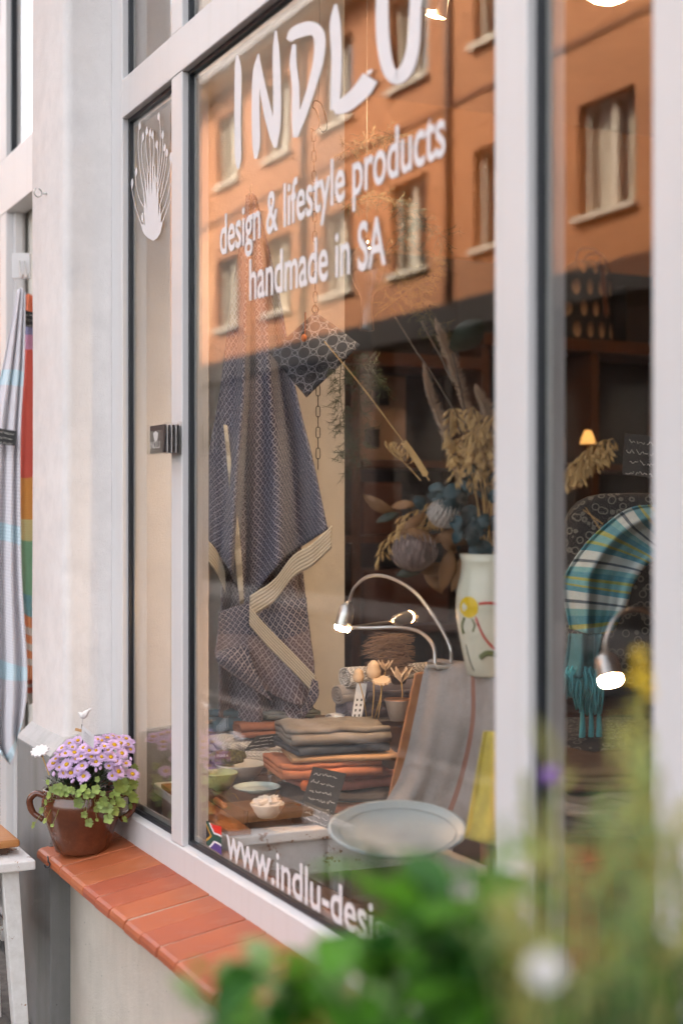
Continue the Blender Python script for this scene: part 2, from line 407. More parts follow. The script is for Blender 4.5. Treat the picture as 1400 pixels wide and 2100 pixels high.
# ---- neighbouring doorway bay left of the pier
door = thing('shop_doorway', 'white framed shop doorway with transom left of the pale pier', 'doorway', (-5.2, .03, 0))
B(-7.2, -4.389, .0, .075, 2.625, 2.83).build('transom', M_frame, door, bevel=.003)
pj = -5.33
B(pj - .10, pj, .0012, .075, -.03, 2.6245).build('jamb', M_frame, door, bevel=.003)
B(pj - .10, pj, .0012, .075, 2.8305, 3.54).build('mullion', M_frame, door, bevel=.003)
B(pj + .001, pj + .014, .02, .04, 2.8305, 3.5).build('gasket', M_gasket, door)
B(pj + .014, -4.40, .03, .034, 2.8305, 3.5).build('pane', M_pane, door)
B(-4.48, -4.389, .0015, .075, 2.8305, 3.54).build('mullion', M_frame, door, bevel=.003)
B(-7.2, -4.389, .0, .075, 3.541, 3.62).build('head', M_frame, door, bevel=.003)
B(-7.19, pj - .101, .03, .034, .1, 2.6245).build('pane', M_pane, door)
B(pj + .001, pj + .02, .03, .06, .0, 2.6245).build('inner_stop', M_frame, door, bevel=.002)
# ---- the houses opposite: seen mirrored in the panes
def m_brick():
    N = NT('orange_brick'); mp = N.n('Mapping'); mp.inputs['Rotation'].default_value = (R(90), 0, 0); N.l(N.co(), mp.inputs[0])
    b = N.n('TexBrick'); N.l(mp.outputs[0], b.inputs['Vector'])
    b.inputs['Scale'].default_value = 1; b.inputs['Brick Width'].default_value = .25; b.inputs['Row Height'].default_value = .077; b.inputs['Mortar Size'].default_value = .006
    b.inputs['Color1'].default_value = (.50, .20, .085, 1); b.inputs['Color2'].default_value = (.40, .145, .06, 1); b.inputs['Mortar'].default_value = (.28, .18, .12, 1)
    n = N.noise(.7, 6, .65); n4 = N.noise(.22, 5, .6)
    o = N.mix(N.ramp(n.outputs[0], [(.35, (0, 0, 0)), (.7, (.55, .55, .55))]).outputs[0], b.outputs[0], (.45, .21, .10))
    o = N.mix(N.ramp(n4.outputs[0], [(.42, (0, 0, 0)), (.62, (.6, .6, .6))]).outputs[0], o, (.26, .115, .06))
    N.base(o).set(Roughness=.85).bump(b.outputs['Fac'], -.4, .01); return N.m
M_brick = m_brick()
M_cream = pm('cream_paint', (.68, .63, .53), .5, var=.06)
M_street = m_glass('street_glass', 1.28)
M_curtain = pm('pale_curtain', (.62, .58, .48), .8, var=.2, vscale=3)
M_wdark = pm('dark_room', (.05, .045, .04), .9)
M_slate = pm('grey_roof_tile', (.17, .155, .15), .7, var=.35, vscale=5, bump=.3)
opp = thing('brick_house', 'orange brick apartment house across the street mirrored in the shop panes', 'building', (-20, -10, 0))
X0, X1, YO = -52, -7, -10.0
rows = [(5.43, 6.92), (8.5, 9.97)]; WW = 1.22
cxs = [-28.1 + 2.62 * n for n in range(-8, 8)]
# wall as piers between openings and bands between storeys, so each window sits in a real opening
wl = MB()
zb = [(4.74, rows[0][0]), (rows[0][1], rows[1][0]), (rows[1][1], 10.5)]
for z0, z1 in zb: wl.box(X0, X1, YO - .35, YO, z0, z1)
for z0, z1 in rows:
    xs = [X0] + [v for c in cxs for v in (c - WW / 2, c + WW / 2)] + [X1]
    for i in range(0, len(xs), 2): wl.box(xs[i], xs[i + 1], YO - .35, YO, z0, z1)
wl.build('wall', M_brick, opp)
wmb = {}
for r, (z0, z1) in enumerate(rows):
    for i, cx in enumerate(cxs):
        key = 0
        if not wmb:
            f = MB(); a, b, t = -WW / 2, WW / 2, .07
            f.box(a, a + t, -.22, -.14, 0, 1.49); f.box(b - t, b, -.22, -.14, 0, 1.49); f.box(a + t, b - t, -.22, -.14, 0, t); f.box(a + t, b - t, -.22, -.14, 1.49 - t, 1.49); f.box(-.05, .05, -.22, -.139, t, 1.49 - t)
            wmb['window'] = f.build('window', M_cream, opp, local=True)
            p = B(a + t, b - t, -.19, -.18, t, 1.42).build('pane', M_pane, wmb['window'], local=True)
            cu = MB(); cu.grid(lambda u, v: (a + .03 + u * .5, -.27 + .02 * math.sin(u * 34), .02 + v * 1.44), 24, 1); wmb['c1'] = cu.build('curtain', M_curtain, wmb['window'], local=True, smooth=True)
            cu = MB(); cu.grid(lambda u, v: (b - .03 - u * .42, -.27 + .02 * math.sin(u * 29), .02 + v * 1.44), 24, 1); wmb['c2'] = cu.build('curtain', M_curtain, wmb['window'], local=True, smooth=True)
            si = B(a - .06, b + .06, -.12, .09, -.07, -.003).build('sill', M_cream, wmb['window'], local=True)
            o = wmb['window']
        else:
            o = copy_tree(wmb['window'], opp)
            for c in o.children:
                if c.name.startswith('curtain'): c.scale.x = rnd.uniform(.55, 1.25); c.scale.z = rnd.choice((1, 1, .98)); c.location.x = rnd.uniform(-.05, .05)
        o.location = (cx + 20, 0, z0)
B(X0, X1, YO - 4, YO - .36, 4.8, 10.4).build('dark_rooms', M_wdark, opp)
# eaves, gutter, roof with tile courses
m = MB(); m.box(X0, X1, YO - .1, YO + .42, 10.5, 10.62); m.build('eaves_board', M_cream, opp)
MB().tube([(X0, YO + .47, 10.62), (X1, YO + .47, 10.62)], .07, 8).build('gutter', pm('zinc', (.4, .41, .42), .4, .8), opp, smooth=True)
m = MB(); m.prism([(X0, YO + .45, 10.63), (X0, YO - 2.0, 15.4), (X0, YO - 9, 15.4), (X0, YO - 11, 10.63)], (X1 - X0, 0, 0)); m.build('roof', M_slate, opp)
rt = MB(); sl_ = Vector((0, -2.45, 4.77)).normalized(); nn = Vector((0, 4.77, 2.45)).normalized()
for k in range(16):
    base = Vector((0, YO + .45, 10.63)) + sl_ * (k * .33)
    for i in range(int((X1 - X0) / .3)):
        x = X0 + i * .3 + (k % 2) * .15
        p = base + Vector((x + .15, 0, 0)) + sl_ * .17 + nn * (.02 + rnd.uniform(0, .008))
        rt.obox(p, (.143, 0, 0), sl_ * .18 + nn * -.012, nn * .012)
tag(rt.build('roof_tiles', M_slate, opp), kind='stuff')
# ground floor: dark shop fronts between brick piers under a dark fascia
gf = MB(); 
for i in range(10):
    gf.box(X0 + i * 5, X0 + i * 5 + .6, YO - .35, YO, -.12, 4.3)
gf.build('pier', pm('dark_brick', (.07, .05, .045), .9), opp)
B(X0, X1, YO - .36, YO + .04, 4.3, 4.74).build('fascia', pm('dark_fascia', (.018, .016, .016), .7), opp)
B(X0, X1, YO - 4, YO - .9, -.12, 4.3).build('dark_shop', M_wdark, opp)
for i in range(9):
    xx = X0 + i * 5 + .6
    s = B(xx, xx + 4.4, YO - .2, YO - .19, .5, 4.3).build('shop_pane', M_street, opp)
    f = MB(); f.box(xx, xx + 4.4, YO - .24, YO - .14, .3, .5); f.box(xx + 2.15, xx + 2.25, YO - .24, YO - .14, .5, 4.3); f.build('shop_frame', M_wdark, opp)
for xx in (-31.0, -18.9, -24.2): MB().tube([(xx, YO + .07, 10.6), (xx, YO + .07, 4.75)], .05, 8).build('downpipe', pm('brown_pipe', (.12, .06, .04), .6), opp, smooth=True)
for z in (7.75,): B(X0, X1, YO + .001, YO + .03, z, z + .09).build('string_course', pm('brick_trim', (.24, .10, .05), .8), opp)

# ---- writing on the glass
M_vinyl = pm('white_vinyl', (.72, .69, .69), .5, var=.02)
YG = .0238
def decal(name, polys, parent, mat=None, y=YG):
    """flat cut vinyl: polygons given in photo pixels on the outer face of the pane"""
    m = MB()
    for P in polys:
        q = [ony(u, v, y) for u, v in P]; m.prism(q, (0, .0006, 0))
    o = m.build(name, mat or M_vinyl, parent)
    return o
def brush(pts, ws, n=10):
    """ribbon in pixel space from centre line and widths"""
    P = bez([(u, v, 0) for u, v in pts], n); W = bez([(x, 0, 0) for x in ws], n)
    L, Rr = [], []
    for i, p in enumerate(P):
        t = P[min(i + 1, len(P) - 1)] - P[max(i - 1, 0)]; t.normalize(); nrm = Vector((-t.y, t.x, 0)); w_ = W[i].x / 2
        L.append(p + nrm * w_); Rr.append(p - nrm * w_)
    return L, Rr
def ribbon(name, strokes, parent, mat=None, y=YG, th=.0006):
    m = MB()
    for k_, (pts, ws) in enumerate(strokes):
        L, Rr = brush(pts, ws); n = len(L); yy = y - .0004 * k_
        A = [ony(p.x, p.y, yy) for p in L] + [ony(p.x, p.y, yy) for p in Rr]
        m.add(A, [(i, i + 1, n + i + 1, n + i) for i in range(n - 1)])
    o = m.build(name, mat or M_vinyl, parent)
    return o
nm = thing('shop_lettering', 'large white brush lettering INDLU across the top of the pane', 'lettering', ony(690, 200, YG))
ribbon('letter_i', [([(486, 112), (488, 150), (487, 250), (488, 320), (488, 346)], [5, 14, 13, 13, 4])], nm)
ribbon('letter_n', [([(530, 110), (525, 150), (524, 220), (525, 290), (524, 325)], [3, 14, 16, 16, 6]),
                    ([(529, 112), (537, 170), (549, 230), (560, 275), (565, 300)], [4, 12, 17, 16, 8]),
                    ([(565, 62), (566, 110), (568, 200), (567, 260), (564, 302)], [4, 14, 16, 15, 6])], nm)
ribbon('letter_d', [([(603, 90), (601, 130), (606, 180), (606, 240), (605, 281)], [8, 14, 15, 16, 10]),
                    ([(592, 82), (606, 66), (636, 57), (654, 72), (653, 120), (638, 180), (620, 235), (606, 278)], [12, 26, 28, 24, 21, 17, 16, 10])], nm)
ribbon('letter_l', [([(688, 8), (687, 50), (690, 120), (688, 180), (686, 225)], [6, 22, 21, 21, 18]),
                    ([(684, 226), (705, 216), (728, 198), (745, 180), (759, 158)], [18, 30, 33, 36, 34]),
                    ([(752, 150), (757, 147), (763, 141)], [6, 8, 2])], nm)
ribbon('letter_u', [([(786, -60), (783, 20), (786, 90), (796, 140), (812, 158), (832, 142), (846, 100), (851, 30), (852, -60)], [24, 26, 27, 26, 28, 28, 26, 24, 24])], nm)
def txt(name, body, label, u0, v0, u1, v1, xh_px, y=YG, slant=0, bold=.0):
    """a line of vinyl text whose baseline runs from pixel (u0,v0) to (u1,v1) on the pane"""
    a, b = ony(u0, v0, y), ony(u1, v1, y)
    cu = bpy.data.curves.new(name, 'FONT'); cu.body = body; cu.size = 1; cu.extrude = 0; cu.offset = bold
    to = bpy.data.objects.new(name, cu); col.objects.link(to)
    bpy.context.view_layer.update()
    me = bpy.data.meshes.new_from_object(to.evaluated_get(bpy.context.evaluated_depsgraph_get()))
    bpy.data.objects.remove(to); bpy.data.curves.remove(cu)
    xs = [v.co.x for v in me.vertices]; x0, x1 = min(xs), max(xs)
    sx = (b.x - a.x) / (x1 - x0); sz = xh_px
    for v in me.vertices:
        f = (v.co.x - x0) * sx
        v.co = Vector((f, 0, v.co.y * sz + (b.z - a.z) * f / (b.x - a.x)))
    bm = bmesh.new(); bm.from_mesh(me); r = bmesh.ops.extrude_face_region(bm, geom=bm.faces[:])
    bmesh.ops.translate(bm, verts=[e for e in r['geom'] if isinstance(e, bmesh.types.BMVert)], vec=(0, .0005, 0)); bm.to_mesh(me); bm.free()
    # one part per word: loose pieces grouped by the gaps between words
    par = list(range(len(me.vertices)))
    def fd(i):
        while par[i] != i: par[i] = par[par[i]]; i = par[i]
        return i
    for e in me.edges: par[fd(e.vertices[0])] = fd(e.vertices[1])
    rng = {}
    for v in me.vertices: r_ = fd(v.index); lo, hi = rng.get(r_, (9e9, -9e9)); rng[r_] = (min(lo, v.co.x), max(hi, v.co.x))
    gap = .16 * sx; words = []; wid = {}
    for r_, (lo, hi) in sorted(rng.items(), key=lambda q: q[1][0]):
        if words and lo - words[-1] < gap: words[-1] = max(words[-1], hi)
        else: words.append(hi)
        wid[r_] = len(words) - 1
    t = thing(name, label, 'lettering', a)
    for k in range(len(words)):
        ids = [v.index for v in me.vertices if wid[fd(v.index)] == k]; mp_ = {j: i for i, j in enumerate(ids)}
        m = MB(); m.add([me.vertices[j].co[:] for j in ids], [tuple(mp_[j] for j in p.vertices) for p in me.polygons if wid[fd(p.vertices[0])] == k]); m.build('word', M_vinyl, t, local=True)
    bpy.data.meshes.remove(me)
    return t
txt('glass_lettering', 'design & lifestyle products', 'white line of text design & lifestyle products on the glass', 451, 523, 912, 315, .135, bold=.012)
txt('glass_lettering', 'handmade in SA', 'white line of text handmade in SA on the glass', 511, 615, 790, 540, .135, bold=.012)
txt('glass_lettering', 'www.indlu-design.de', 'white web address low on the glass beside the small flag', 464, 1757, 905, 2020, .115, bold=.012)
# ================================================================== INSIDE THE SHOP
def text2d(body, size=1, bold=0):
    cu = bpy.data.curves.new('t', 'FONT'); cu.body = body; cu.size = size; cu.offset = bold; cu.resolution_u = 3
    to = bpy.data.objects.new('t', cu); col.objects.link(to); bpy.context.view_layer.update()
    me = bpy.data.meshes.new_from_object(to.evaluated_get(bpy.context.evaluated_depsgraph_get()))
    V = [tuple(v.co[:2]) for v in me.vertices]; F = [tuple(p.vertices) for p in me.polygons]
    bpy.data.objects.remove(to); bpy.data.curves.remove(cu); bpy.data.meshes.remove(me)
    return V, F
def put_text(parent, body, org, ex, ez, width, mat, name='lettering', bold=0):
    """text laid on a surface: org lower left, ex / ez unit vectors, given width"""
    V, F = text2d(body, 1, bold); x0 = min(v[0] for v in V); x1 = max(v[0] for v in V); s = width / (x1 - x0)
    m = MB(); m.add([Vector(org) + Vector(ex) * ((x - x0) * s) + Vector(ez) * (y * s) for x, y in V], F); return m.build(name, mat, parent)
def scribble(parent, org, ex, ez, w, h, lines, mat, seed=1, r=.0007, nrm=None):
    """rows of chalk handwriting too small to read"""
    rr = random.Random(seed); m = MB(); ex, ez, org = Vector(ex), Vector(ez), Vector(org)
    for k in range(lines):
        y = h * (1 - (k + .75) / lines); x = w * rr.uniform(.06, .2); end = w * rr.uniform(.75, .95); lh = h / lines * .33
        while x < end:
            wl = min(rr.uniform(.12, .3) * w, end - x); pts = []; n = max(4, int(wl / (lh * .38)))
            for i in range(n + 1):
                pts.append(org + ex * (x + wl * i / n) + ez * (y + lh * rr.uniform(-.5, .5) * (1.8 if rr.random() < .2 else 1)))
            m.tube(pts, r, 4, False); x += wl + w * .05
    return m.build('lettering', mat, parent)
def patch(rows, nu=24, nv=24, fold=None):
    """smooth surface through a net of points given as (u, v, depth) photo pixels + metres; returns fn(s, t)"""
    per = max(2, nu // (len(rows[0]) - 1)); R2 = [bez(r, per) for r in rows]
    cols = [bez([R2[j][i] for j in range(len(rows))], max(2, nv // (len(rows) - 1))) for i in range(len(R2[0]))]
    NU, NV = len(cols) - 1, len(cols[0]) - 1
    def fn(s, t):
        p = cols[min(NU, int(round(s * NU)))][min(NV, int(round(t * NV)))]
        d = p.z + (fold(s, t) if fold else 0)
        return at(p.x, p.y, d)
    return fn, NU, NV
def sheet(name, rows, mat, parent, fold=None, nu=24, nv=24, th=.003, metric=False):
    fn, NU, NV = patch(rows, nu, nv, fold)
    m = MB(); m.grid(fn, NU, NV); o = m.build(name, mat, parent, smooth=True, solid=th, uvgrid=(NU, NV))
    if metric:   # uv in metres along the cloth, so a woven pattern keeps its size
        W = NU + 1; V = [Vector(p) for p in m.v]; UV = [None] * len(V); mid = NU // 2; vl = 0
        for j in range(NV + 1):
            if j: vl += (V[j * W + mid] - V[(j - 1) * W + mid]).length
            UV[j * W + mid] = (0, vl); a = 0
            for i in range(mid + 1, W): a += (V[j * W + i] - V[j * W + i - 1]).length; UV[j * W + i] = (a, vl)
            a = 0
            for i in range(mid - 1, -1, -1): a -= (V[j * W + i] - V[j * W + i + 1]).length; UV[j * W + i] = (a, vl)
        ul = o.data.uv_layers[0]
        for lp in o.data.loops: ul.data[lp.index].uv = UV[lp.vertex_index]
    return o

M_plaster = m_render('cream_plaster', (.80, .75, .67))
def m_wood(name, c1, c2, scale=3, rough=.5, axis=(1, 14, 14)):
    N = NT(name); mp = N.n('Mapping'); mp.inputs['Scale'].default_value = axis; N.l(N.co(), mp.inputs[0])
    n = N.noise(scale, 6, .65, mp.outputs[0]); n2 = N.noise(2, 3)
    o = N.ramp(n.outputs[0], [(.3, c1), (.7, c2)]).outputs[0]; o = N.mix(.3, o, N.ramp(n2.outputs[0], [(.3, c1), (.7, c2)]).outputs[0])
    N.base(o).set(Roughness=rough).bump(n.outputs[0], .15, .003); return N.m
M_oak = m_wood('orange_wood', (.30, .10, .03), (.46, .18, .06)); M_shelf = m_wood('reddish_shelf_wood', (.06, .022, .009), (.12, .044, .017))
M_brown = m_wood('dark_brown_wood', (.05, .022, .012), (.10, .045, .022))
M_floor = m_wood('floor_boards', (.16, .08, .04), (.25, .13, .07), 2)
def m_worn():
    N = NT('worn_white_paint'); n = N.noise(16, 8, .75); n2 = N.noise(40, 6, .7)
    mp = N.n('Mapping'); mp.inputs['Scale'].default_value = (4, 30, 30); N.l(N.co(), mp.inputs[0]); n3 = N.noise(2, 4, .6, mp.outputs[0])
    paint = N.ramp(n2.outputs[0], [(.3, (.66, .62, .58)), (.7, (.78, .75, .72))]).outputs[0]
    wood = N.ramp(n3.outputs[0], [(.3, (.25, .11, .045)), (.7, (.42, .2, .09))]).outputs[0]
    f = N.ramp(n.outputs[0], [(.60, (0, 0, 0)), (.62, (1, 1, 1))]).outputs[0]
    N.base(N.mix(f, paint, wood)).set(Roughness=.6); N.bump(N.mix(1, n3.outputs[0], f, 'SUBTRACT'), .3, .003); return N.m
M_worn = m_worn()
def m_emit(name, c, s):
    if name in MATS: return MATS[name]
    N = NT(name); N.base(c).set(Emission_Color=tuple(c) + (1,), Emission_Strength=s); MATS[name] = N.m; return N.m

# ---- room shell
tag(B(-6.2, 3.0, .08, 4.6, -.12, .02).build('floor', M_floor), kind='structure')
tag(B(-6.2, 3.0, .325, 4.6, 3.5, 3.6).build('ceiling', pm('ceiling_paint', (.42, .24, .15), .9, var=.1, vscale=2)), kind='structure')
M_warm = pm('ochre_wall_paint', (.50, .24, .10), .9, var=.1, vscale=3, bump=.2)
tag(B(-6.2, -6.05, .08, 4.6, .02, 3.5).build('wall_back', M_warm), kind='structure')
tag(B(-6.049, 3.0, 4.45, 4.6, .02, 3.5).build('wall_rear', M_warm), kind='structure')
tag(B(2.85, 3.0, .3, 4.449, .02, 3.5).build('wall_right', M_warm), kind='structure')
tag(B(-4.30, -4.07, .085, .79, .02, 3.499).build('wall_niche', M_plaster, bevel=.004), kind='structure')
tag(B(-6.049, -4.301, .085, .2, .02, 3.499).build('wall_front', M_plaster), kind='structure')
tag(B(-4.069, 2.84, .0765, .24, .02, .60).build('wall_window_breast', M_brown), kind='structure')

# ---- shelf unit on the back wall
unit = thing('shelf_unit', 'tall orange wood shelf unit with dark back in the depth of the shop', 'shelf', (-5.85, 2.2, .02))
B(-6.048, -6.02, 1.0, 3.6, .021, 2.75).build('back_panel', pm('dark_panel', (.035, .04, .045), .7), unit)
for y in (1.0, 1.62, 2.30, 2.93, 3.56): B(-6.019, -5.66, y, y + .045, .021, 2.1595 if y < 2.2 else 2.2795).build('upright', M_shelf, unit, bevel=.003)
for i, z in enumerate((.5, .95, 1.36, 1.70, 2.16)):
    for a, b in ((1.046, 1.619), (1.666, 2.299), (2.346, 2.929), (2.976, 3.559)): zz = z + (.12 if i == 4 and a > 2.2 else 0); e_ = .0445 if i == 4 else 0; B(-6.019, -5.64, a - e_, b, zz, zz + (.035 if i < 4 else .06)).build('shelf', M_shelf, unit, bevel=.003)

# goods on the shelves
M_black = pm('black_lacquer', (.012, .012, .014), .4)
ys = lambda u, d: at(u, 1000, d).y
tag(B(-5.98, -5.66, 1.72, 2.18, 2.221, 2.62).build('storage_box', M_black, bevel=.006), 'black storage box on the top shelf behind the hanging fern', 'box')
tag(B(-5.98, -5.66, 3.14, 3.5, 2.3405, 2.62).build('storage_box', M_black, bevel=.006), 'black storage box beside the patterned backpack', 'box')
fr = thing('picture_frame', 'pale panel with two small pictures standing on the shelf', 'picture', (-5.8, 1.95, 1.735))
B(-5.9, -5.885, 1.70, 2.02, 1.736, 2.14).build('panel', pm('pale_card', (.42, .30, .22), .8), fr)
for (y0, z0) in ((1.85, 2.0), (1.80, 1.80)): B(-5.8845, -5.882, y0, y0 + .08, z0, z0 + .09).build('picture', M_black, fr)
def jar(loc, h, r, c, label, nmt='jar'):
    t = thing('storage_jar', label, 'jar', loc); x, y, z = loc
    MB().lathe([(r * .8, 0), (r, .01), (r, h * .7), (r * .7, h * .8), (r * .6, h)], loc, 16).build('body', pm(nmt + str(round(c[0], 2)), c, .35), t, smooth=True)
    MB().lathe([(r * .66, h), (r * .66, h + .02), (r * .3, h + .03)], loc, 16).build('lid', M_oak, t, smooth=True); return t
for i, (y, h, c, lb) in enumerate(((2.42, .2, (.35, .2, .13), 'tall ochre jar on the middle shelf below the backpack'), (2.56, .15, (.5, .32, .2), 'squat sand coloured jar on the middle shelf'), (2.68, .22, (.28, .16, .12), 'brown jar on the middle shelf beside the glowing lamp'), (2.82, .17, (.45, .25, .15), 'clay jar at the end of the middle shelf'))):
    jar((-5.8, y, 1.736), h, .045, c, lb)
for i, (y, w_, h, c) in enumerate(((1.1, .1, .22, (.2, .06, .04)), (1.25, .13, .26, (.1, .09, .12)), (1.42, .12, .2, (.3, .16, .08)), (1.7, .2, .24, (.12, .05, .03)), (1.95, .16, .18, (.05, .06, .08)), (2.4, .2, .2, (.22, .09, .05)), (2.66, .2, .25, (.06, .06, .07)))):
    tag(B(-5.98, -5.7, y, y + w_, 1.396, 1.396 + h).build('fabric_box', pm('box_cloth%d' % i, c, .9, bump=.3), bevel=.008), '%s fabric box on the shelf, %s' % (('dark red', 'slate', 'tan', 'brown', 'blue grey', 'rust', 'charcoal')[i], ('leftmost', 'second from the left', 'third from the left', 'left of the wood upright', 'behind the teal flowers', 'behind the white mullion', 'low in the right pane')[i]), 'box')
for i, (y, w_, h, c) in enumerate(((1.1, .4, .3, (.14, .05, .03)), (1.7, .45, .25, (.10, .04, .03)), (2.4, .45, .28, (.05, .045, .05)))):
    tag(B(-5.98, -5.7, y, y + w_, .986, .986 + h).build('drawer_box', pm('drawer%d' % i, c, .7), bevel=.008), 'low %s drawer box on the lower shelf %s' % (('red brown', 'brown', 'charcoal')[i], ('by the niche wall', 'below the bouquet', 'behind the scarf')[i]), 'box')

# backpack with pale drop pattern, on the top shelf in the right pane
def m_drop():
    N = NT('drop_print'); s = N.n('SeparateXYZ'); N.l(N.co(), s.inputs[0])
    yy = N.math('MULTIPLY', s.outputs['Y'], 1 / .068); zz = N.math('MULTIPLY', s.outputs['Z'], 1 / .105)
    row = N.math('FLOOR', zz); ya = N.math('FRACT', N.math('ADD', yy, N.math('MULTIPLY', row, .5))); za = N.math('FRACT', zz)
    dx = N.math('ABSOLUTE', N.math('SUBTRACT', ya, .5)); dz = N.math('ABSOLUTE', N.math('SUBTRACT', za, .5))
    d = N.math('ADD', N.math('POWER', N.math('MULTIPLY', dx, 3.6), 2), N.math('POWER', N.math('MULTIPLY', dz, 2.4), 2))
    f = N.ramp(d, [(.75, (1, 1, 1)), (.85, (0, 0, 0))]).outputs[0]; g_ = N.ramp(za, [(.2, (.5, .32, .2)), (.75, (.15, .09, .06))]).outputs[0]
    N.base(N.mix(f, (.012, .012, .014), g_)).set(Roughness=.8); return N.m
bp = thing('backpack', 'dark backpack with pale drop print and a carry handle on the shelf', 'backpack', (-5.52, 2.52, 2.225))
c0 = Vector((-5.76, 2.97, 2.3405)); bp.location = c0
m = MB(); W2, H, DP = .135, .40, .085
def bpf(s, t):
    a = s * 2 * math.pi; p = 3.2
    cx, sy = math.cos(a), math.sin(a); rr = (abs(cx) ** p + abs(sy) ** p) ** (-1 / p)
    q = 1 - .10 * t - (.25 * max(0, t - .85) / .15) ** 2 * 6 if t > .85 else 1 - .10 * t
    return c0 + Vector((DP * rr * cx * q, W2 * rr * sy * q, H * t))
m.grid(bpf, 32, 14); m.add([bpf(i / 32, 1) for i in range(32)], [tuple(range(32))]); m.build('body', m_drop(), bp, smooth=True)
MB().tube(bez([c0 + Vector((.02, -.075, H * .97)), c0 + Vector((.02, -.06, H + .045)), c0 + Vector((.02, 0, H + .062)), c0 + Vector((.02, .06, H + .045)), c0 + Vector((.02, .075, H * .97))], 5), .007, 6).build('handle', pm('purple_brown_strap', (.10, .03, .04), .6), bp, smooth=True)
MB().tube(bez([c0 + Vector((.06, -.07, H * .95)), c0 + Vector((.085, -.04, H + .02)), c0 + Vector((.09, .03, H + .02)), c0 + Vector((.075, .07, H * .95))], 5), .006, 6).build('handle', pm('purple_brown_strap', (.10, .03, .04)), bp, smooth=True)
MB().tube(bez([c0 + Vector((.082, .035, H * .95)), c0 + Vector((.09, .045, H * .6)), c0 + Vector((.088, .055, H * .3))], 5), .012, 6).build('strap', pm('rust_leather', (.14, .045, .02), .6), bp, smooth=True)

# ---- lamps of the shop that are lit in the photo
WARM = (1.0, .56, .24)
gl = thing('globe_lamp', 'glowing round paper lamp hanging from the ceiling in the right pane', 'lamp', at(1248, -80, 4.9))
p = at(1248, -68, 4.9)
MB().ball(p, .125, 20, 12).build('globe', m_emit('lamp_globe', (1, .68, .38), 8), gl, smooth=True)
MB().tube([p + Vector((0, 0, .12)), Vector((p.x, p.y, 3.5))], .004, 6).build('cord', M_black, gl)
for i, (u, v, d, aim, en) in enumerate(((872, 10, 3.5, Vector((-3.95, .38, 1.45)), 4.0), (893, 32, 3.55, Vector((-3.62, .30, .72)), 9))):
    p = at(u, v, d); s = thing('ceiling_spot', ('upper', 'lower')[i] + ' of two small glowing ceiling spots beside the brush letters', 'spotlight', p, 'ceiling spots')
    dr = (aim - p).normalized()
    MB().tube([p - dr * .075, p - dr * .07, p - dr * .01, p + dr * .002], [.008, .021, .026, .026], 14, False).build('can', M_spacer, s, smooth=True)
    MB().ball(p - dr * .012, .017, 10, 6).build('bulb', m_emit('spot_bulb', (1, .62, .3), 40), s, smooth=True)
    MB().tube([p - dr * .07, p - dr * .07 + UP * .03, Vector(((p - dr * .07).x, (p - dr * .07).y, 3.5))], .006, 6).build('stem', M_spacer, s)
    sp_ = bpy.data.lights.new('spot_beam', 'SPOT'); sp_.energy = en; sp_.color = (1, .76, .52); sp_.spot_size = R(74); sp_.spot_blend = .9; sp_.shadow_soft_size = .03
    so2 = bpy.data.objects.new('spot_beam', sp_); col.objects.link(so2); so2.parent = s; so2.location = dr * .03; so2.rotation_euler = (-dr).to_track_quat('Z', 'Y').to_euler()
p = at(1205, 880, 6.25); sl2 = thing('shelf_lamp', 'small glowing table lamp on the shelf in the right pane', 'lamp', (p.x, p.y, 1.736))
MB().tube([(p.x, p.y, 1.736), (p.x, p.y, 1.748), (p.x, p.y, 1.75), (p.x, p.y, 1.80)], [.045, .045, .006, .006], 14).build('foot', M_brown, sl2, smooth=True)
MB().tube([(p.x, p.y, 1.80), (p.x, p.y, 1.825), (p.x, p.y, 1.86)], [.036, .03, .014], 16).build('shade', m_emit('lamp_shade_glow', (1, .5, .15), .16), sl2, smooth=True)

# ================================================================== WINDOW DISPLAY
def m_diamond(name, dark, light, k=1, band=None, su=16, sv=30):
    """woven towel: nested diamonds in two yarns"""
    N = NT(name); uv = N.n('UVMap'); s = N.n('SeparateXYZ'); N.l(uv.outputs[0], s.inputs[0])
    a = N.math('FRACT', N.math('MULTIPLY', s.outputs[0], su)); b = N.math('FRACT', N.math('MULTIPLY', s.outputs[1], sv))
    row = N.math('MODULO', N.math('FLOOR', N.math('MULTIPLY', s.outputs[1], sv * 2)), 2)
    d = N.math('ADD', N.math('ABSOLUTE', N.math('SUBTRACT', a, .5)), N.math('ABSOLUTE', N.math('SUBTRACT', b, .5)))
    st = N.math('MULTIPLY', N.math('LESS_THAN', N.math('FRACT', N.math('MULTIPLY', N.math('ADD', a, b), 1)), .5), .04)
    w_ = N.math('COSINE', N.math('MULTIPLY', N.math('ADD', d, st), 6.2832 * 2))
    f = N.ramp(N.math('MULTIPLY_ADD', w_, .5, .5), [(.5, (0, 0, 0)), (.75, (1, 1, 1))]).outputs[0]
    nz = N.noise(300, 2).outputs[0]; f = N.mix(.1, f, nz)
    dk = dark
    if band:   # broad woven stripes: (position, colour) along the length
        r = N.ramp(s.outputs[1], band); r.color_ramp.interpolation = 'CONSTANT'; dk = r.outputs[0]
    N.base(N.mix(f, dk, light)).set(Roughness=.95, Specular_IOR_Level=.1); N.b.inputs['Sheen Weight'].default_value = .15
    N.bump(f, .35, .002); return N.m
NAVY, MAUVE = (.008, .012, .042), (.16, .12, .15)
M_tow = m_diamond('navy_diamond_towel', NAVY, (.27, .27, .33), band=[(0, (.085, .045, .06)), (.25, (.085, .045, .06)), (.42, NAVY), (.95, NAVY)], su=50, sv=42)
